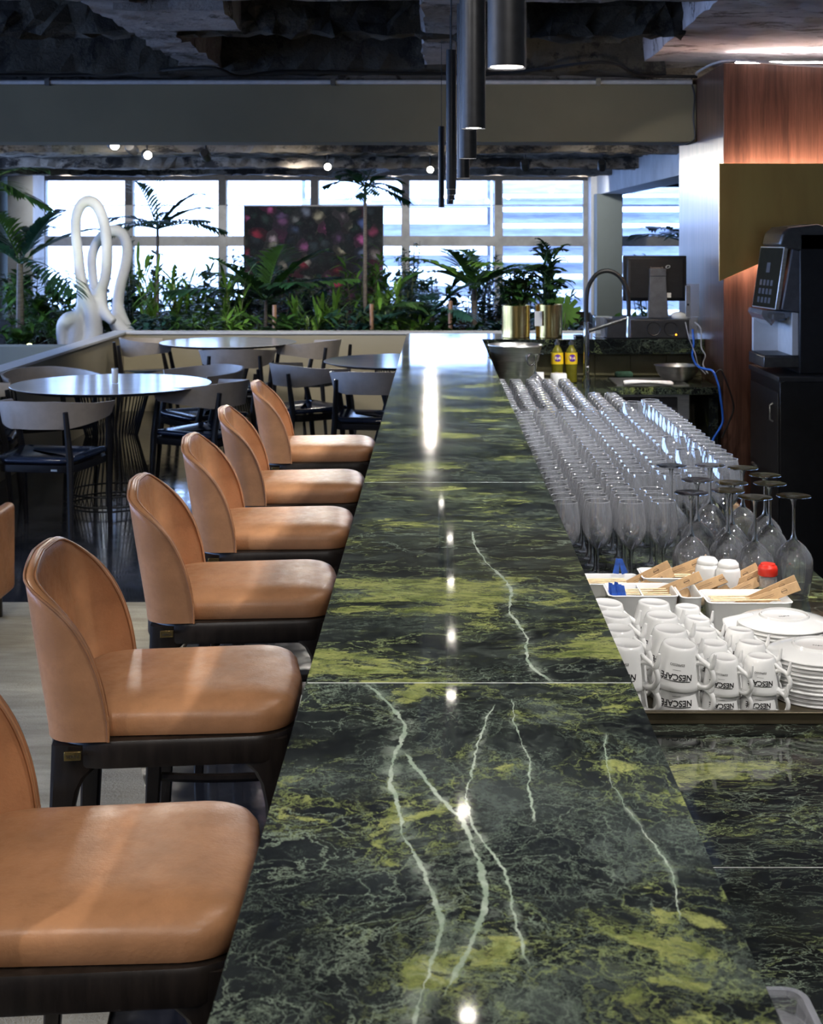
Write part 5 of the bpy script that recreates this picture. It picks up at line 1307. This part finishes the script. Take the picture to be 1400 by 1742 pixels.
# leafy mass, kinds in turn
kinds = [(LV, .16, .026, .55, 'mid green leafy'), (LD, .10, .022, .4, 'dark small leaved'), (LL_, .26, .022, .8, 'fresh green strap leaved'), (LB, .13, .030, .4, 'blue green glossy'), (LV, .22, .040, .5, 'broad leaved green')]
spots_ = []
for k in range(46):
    rowi = k % 3; px = 20 + (k // 3) * 62 + rg_.uniform(-15, 15) + rowi * 20; Dp = (14.15, 15.6, 17.6)[rowi] + rg_.uniform(-.2, .35)
    if px < 215 and Dp < 14.9 and 90 < px: Dp = 15.2
    x = X_at(px, Dp)
    if x > 4.0 or x < -6.1: continue
    m_, L, w, up, kn = kinds[(k * 7 + k // 3) % 5]
    ht = (.36, .58, .82)[rowi] * rg_.uniform(.85, 1.3)
    lm = ('sculpture' if px < 240 else 'slender palm' if px < 380 else 'floral picture' if px < 660 else 'bar end' if px < 850 else 'brass pots' if px < 1000 else 'till')
    rown = ('front', 'middle', 'rear')[rowi]
    bush(x, Dp, .5, ht, .34 + .05 * rowi, int(190 + 40 * rowi), L, w, m_, 100 + k, '%s shrub in the %s row near the %s' % (kn, rown, lm))
for k, (px, D_, hh, m_) in enumerate(((395, 14.4, .95, LL_), (258, 15.0, 1.0, LL_), (305, 15.3, .8, LL_), (520, 14.2, .55, LL_), (560, 14.4, .5, LL_), (655, 14.6, .6, LL_), (700, 17, 1.15, LD), (225, 16, 1.2, LD), (690, 15.2, 1.0, LB))):
    bush(X_at(px, D_), D_, .5, hh, .16, 60 if m_ is LL_ else 260, .34 if m_ is LL_ else .09, .020, m_, 300 + k, ['tall strap leaved plant left of the dark fan palm', 'strap leaved plant beside the sculpture', 'strap leaved plant under the slender palm', 'low strap leaved plant before the picture', 'small strap leaved plant at the middle of the wall',
         'strap leaved plant before the right picture edge', 'tall dark shrub right of the floral picture', 'dark airy shrub between sculpture and window', 'dense blue green shrub beside the pale palm trunk'][k], 'strap_leaf_plant' if m_ is LL_ else 'leafy_shrub', 1.6 if m_ is LL_ else .4)
def monstera(x, y, z):
    r = thing('monstera', 'split leaved monstera between the brass pots and the tap', 'plant', (x, y, z)); 
    for k, (az, L, rot) in enumerate(((.2, .17, 0), (-.3, .14, .6), (.5, .12, -.5))):
        mb = MB(); c = Vector((.10 * math.sin(az), .02 * k, .42 + .07 * k - .05 * k * k)); pts = [c]; n = 44
        for q in range(n):
            a = 2 * PI * q / n; rr = L * (.55 + .45 * abs(math.cos(a / 2 + .0)) ** .6) * (1 if q % 4 < 3 else .55); pts.append(c + Vector((rr * math.sin(a + rot), -.25 * rr * math.cos(a), rr * math.cos(a + rot))))
        mb.add(pts, [(0, q + 1, (q + 1) % n + 1) for q in range(n)]); mb.build('leaf', LL_, r, smooth=False)
        MB().tube([(0, 0, 0), tuple(c)], .006, 6).build('stem', M['stem'], r)
monstera(X_at(958, 13.85), 13.85, .5)
bush(X_at(1110, 18.5), 18.5, .0, 1.45, .5, 260, .16, .02, LV, 401, 'bright green shrub seen above the till monitor')
bush(X_at(1085, 14.2), 14.2, .45, .42, .3, 200, .16, .03, LV, 402, 'leafy shrub seen below the till monitor')
# copper garden posts and the lit plant spot
for k, (px, py, D_) in enumerate(((467, 519, 13.95), (632, 517, 13.95), (766, 512, 13.95))):
    zt = Z_at(py, D_)
    tag(MB().cyl((X_at(px, D_), D_), .022, .5, zt, 16).build('garden_post', M['stake']), ['copper garden post before the dark fan palm', 'copper garden post before the pale palm trunk', 'copper garden post near the end of the bar'][k], 'post', 'copper posts at the planter wall')
r = thing('garden_light', 'lit yellow green garden light at the foot of the left palm', 'garden light', (X_at(50, 13.45), 13.45, .50))
MB().cyl((0, 0), .05, 0, .12, 16).build('lamp_body', M['black_metal'], r)
MB().lathe([(.0, .15), (.02, .145), (.03, .13), (.03, .122)], 16).build('bulb', M['garden_glow'], r)
spot('garden_glow', (X_at(50, 13.3), 13.35, .68), (X_at(40, 14.2), 14.2, 1.6), 22, 100, .8, .04, (.9, 1, .5))
# planted brass pots on the bar end
def pot(x, y, R_, h, lab):
    r = thing('brass_pot', lab, 'plant pot', (x, y, 1.1003), 0, 'brass plant pots on the bar end')
    MB().lathe([(0, 0), (R_ - .003, 0), (R_, .003), (R_, h), (R_ - .003, h), (R_ - .004, h - .03), (0, h - .03)], 48).build('pot_body', M['brass'], r, angle=40)
    MB().cyl((0, 0), R_ - .005, h - .05, h - .028, 24).build('potting_soil', M['soil'], r)
    return r
pot(X_at(878, 8.12), 8.14, .081, .185, 'brass cylinder pot holding the bushy schefflera')
pb = pot(X_at(934, 8.12), 8.14, .078, .19, 'brass cylinder pot holding the feathery bamboo palm')
tagm = MB().box(-.088, -.045, -.082, -.080, .07, .155); tagm.build('paper_tag', M['white_print'], pb, smooth=False)
bush(X_at(878, 8.12), 8.14, 1.262, .24, .13, 380, .062, .018, LV, 501, 'bushy schefflera with small dark leaves in the first brass pot', 'potted_schefflera', .4, 'plant', 'potted plants on the bar end')
r_ = random.Random(5); r = thing('potted_palm', 'feathery bamboo palm growing in the second brass pot', 'plant', (X_at(934, 8.12), 8.14, 1.262), 0, 'potted plants on the bar end')
for k in range(40):
    mb = MB(); az = r_.uniform(0, 2 * PI); b0 = Vector((r_.uniform(-.03, .03), r_.uniform(-.03, .03), 0)); hh = r_.uniform(.02, .31)
    mb.tube([b0, b0 + Vector((0, 0, hh))], .0028, 5); frond(mb, b0 + Vector((0, 0, hh)), az, r_.uniform(.5, 1.35), r_.uniform(.13, .22), 10, .075, .0068, .45, r_, .3)
    mb.build('frond', (LV, LD, LV)[k % 3], r, angle=180)
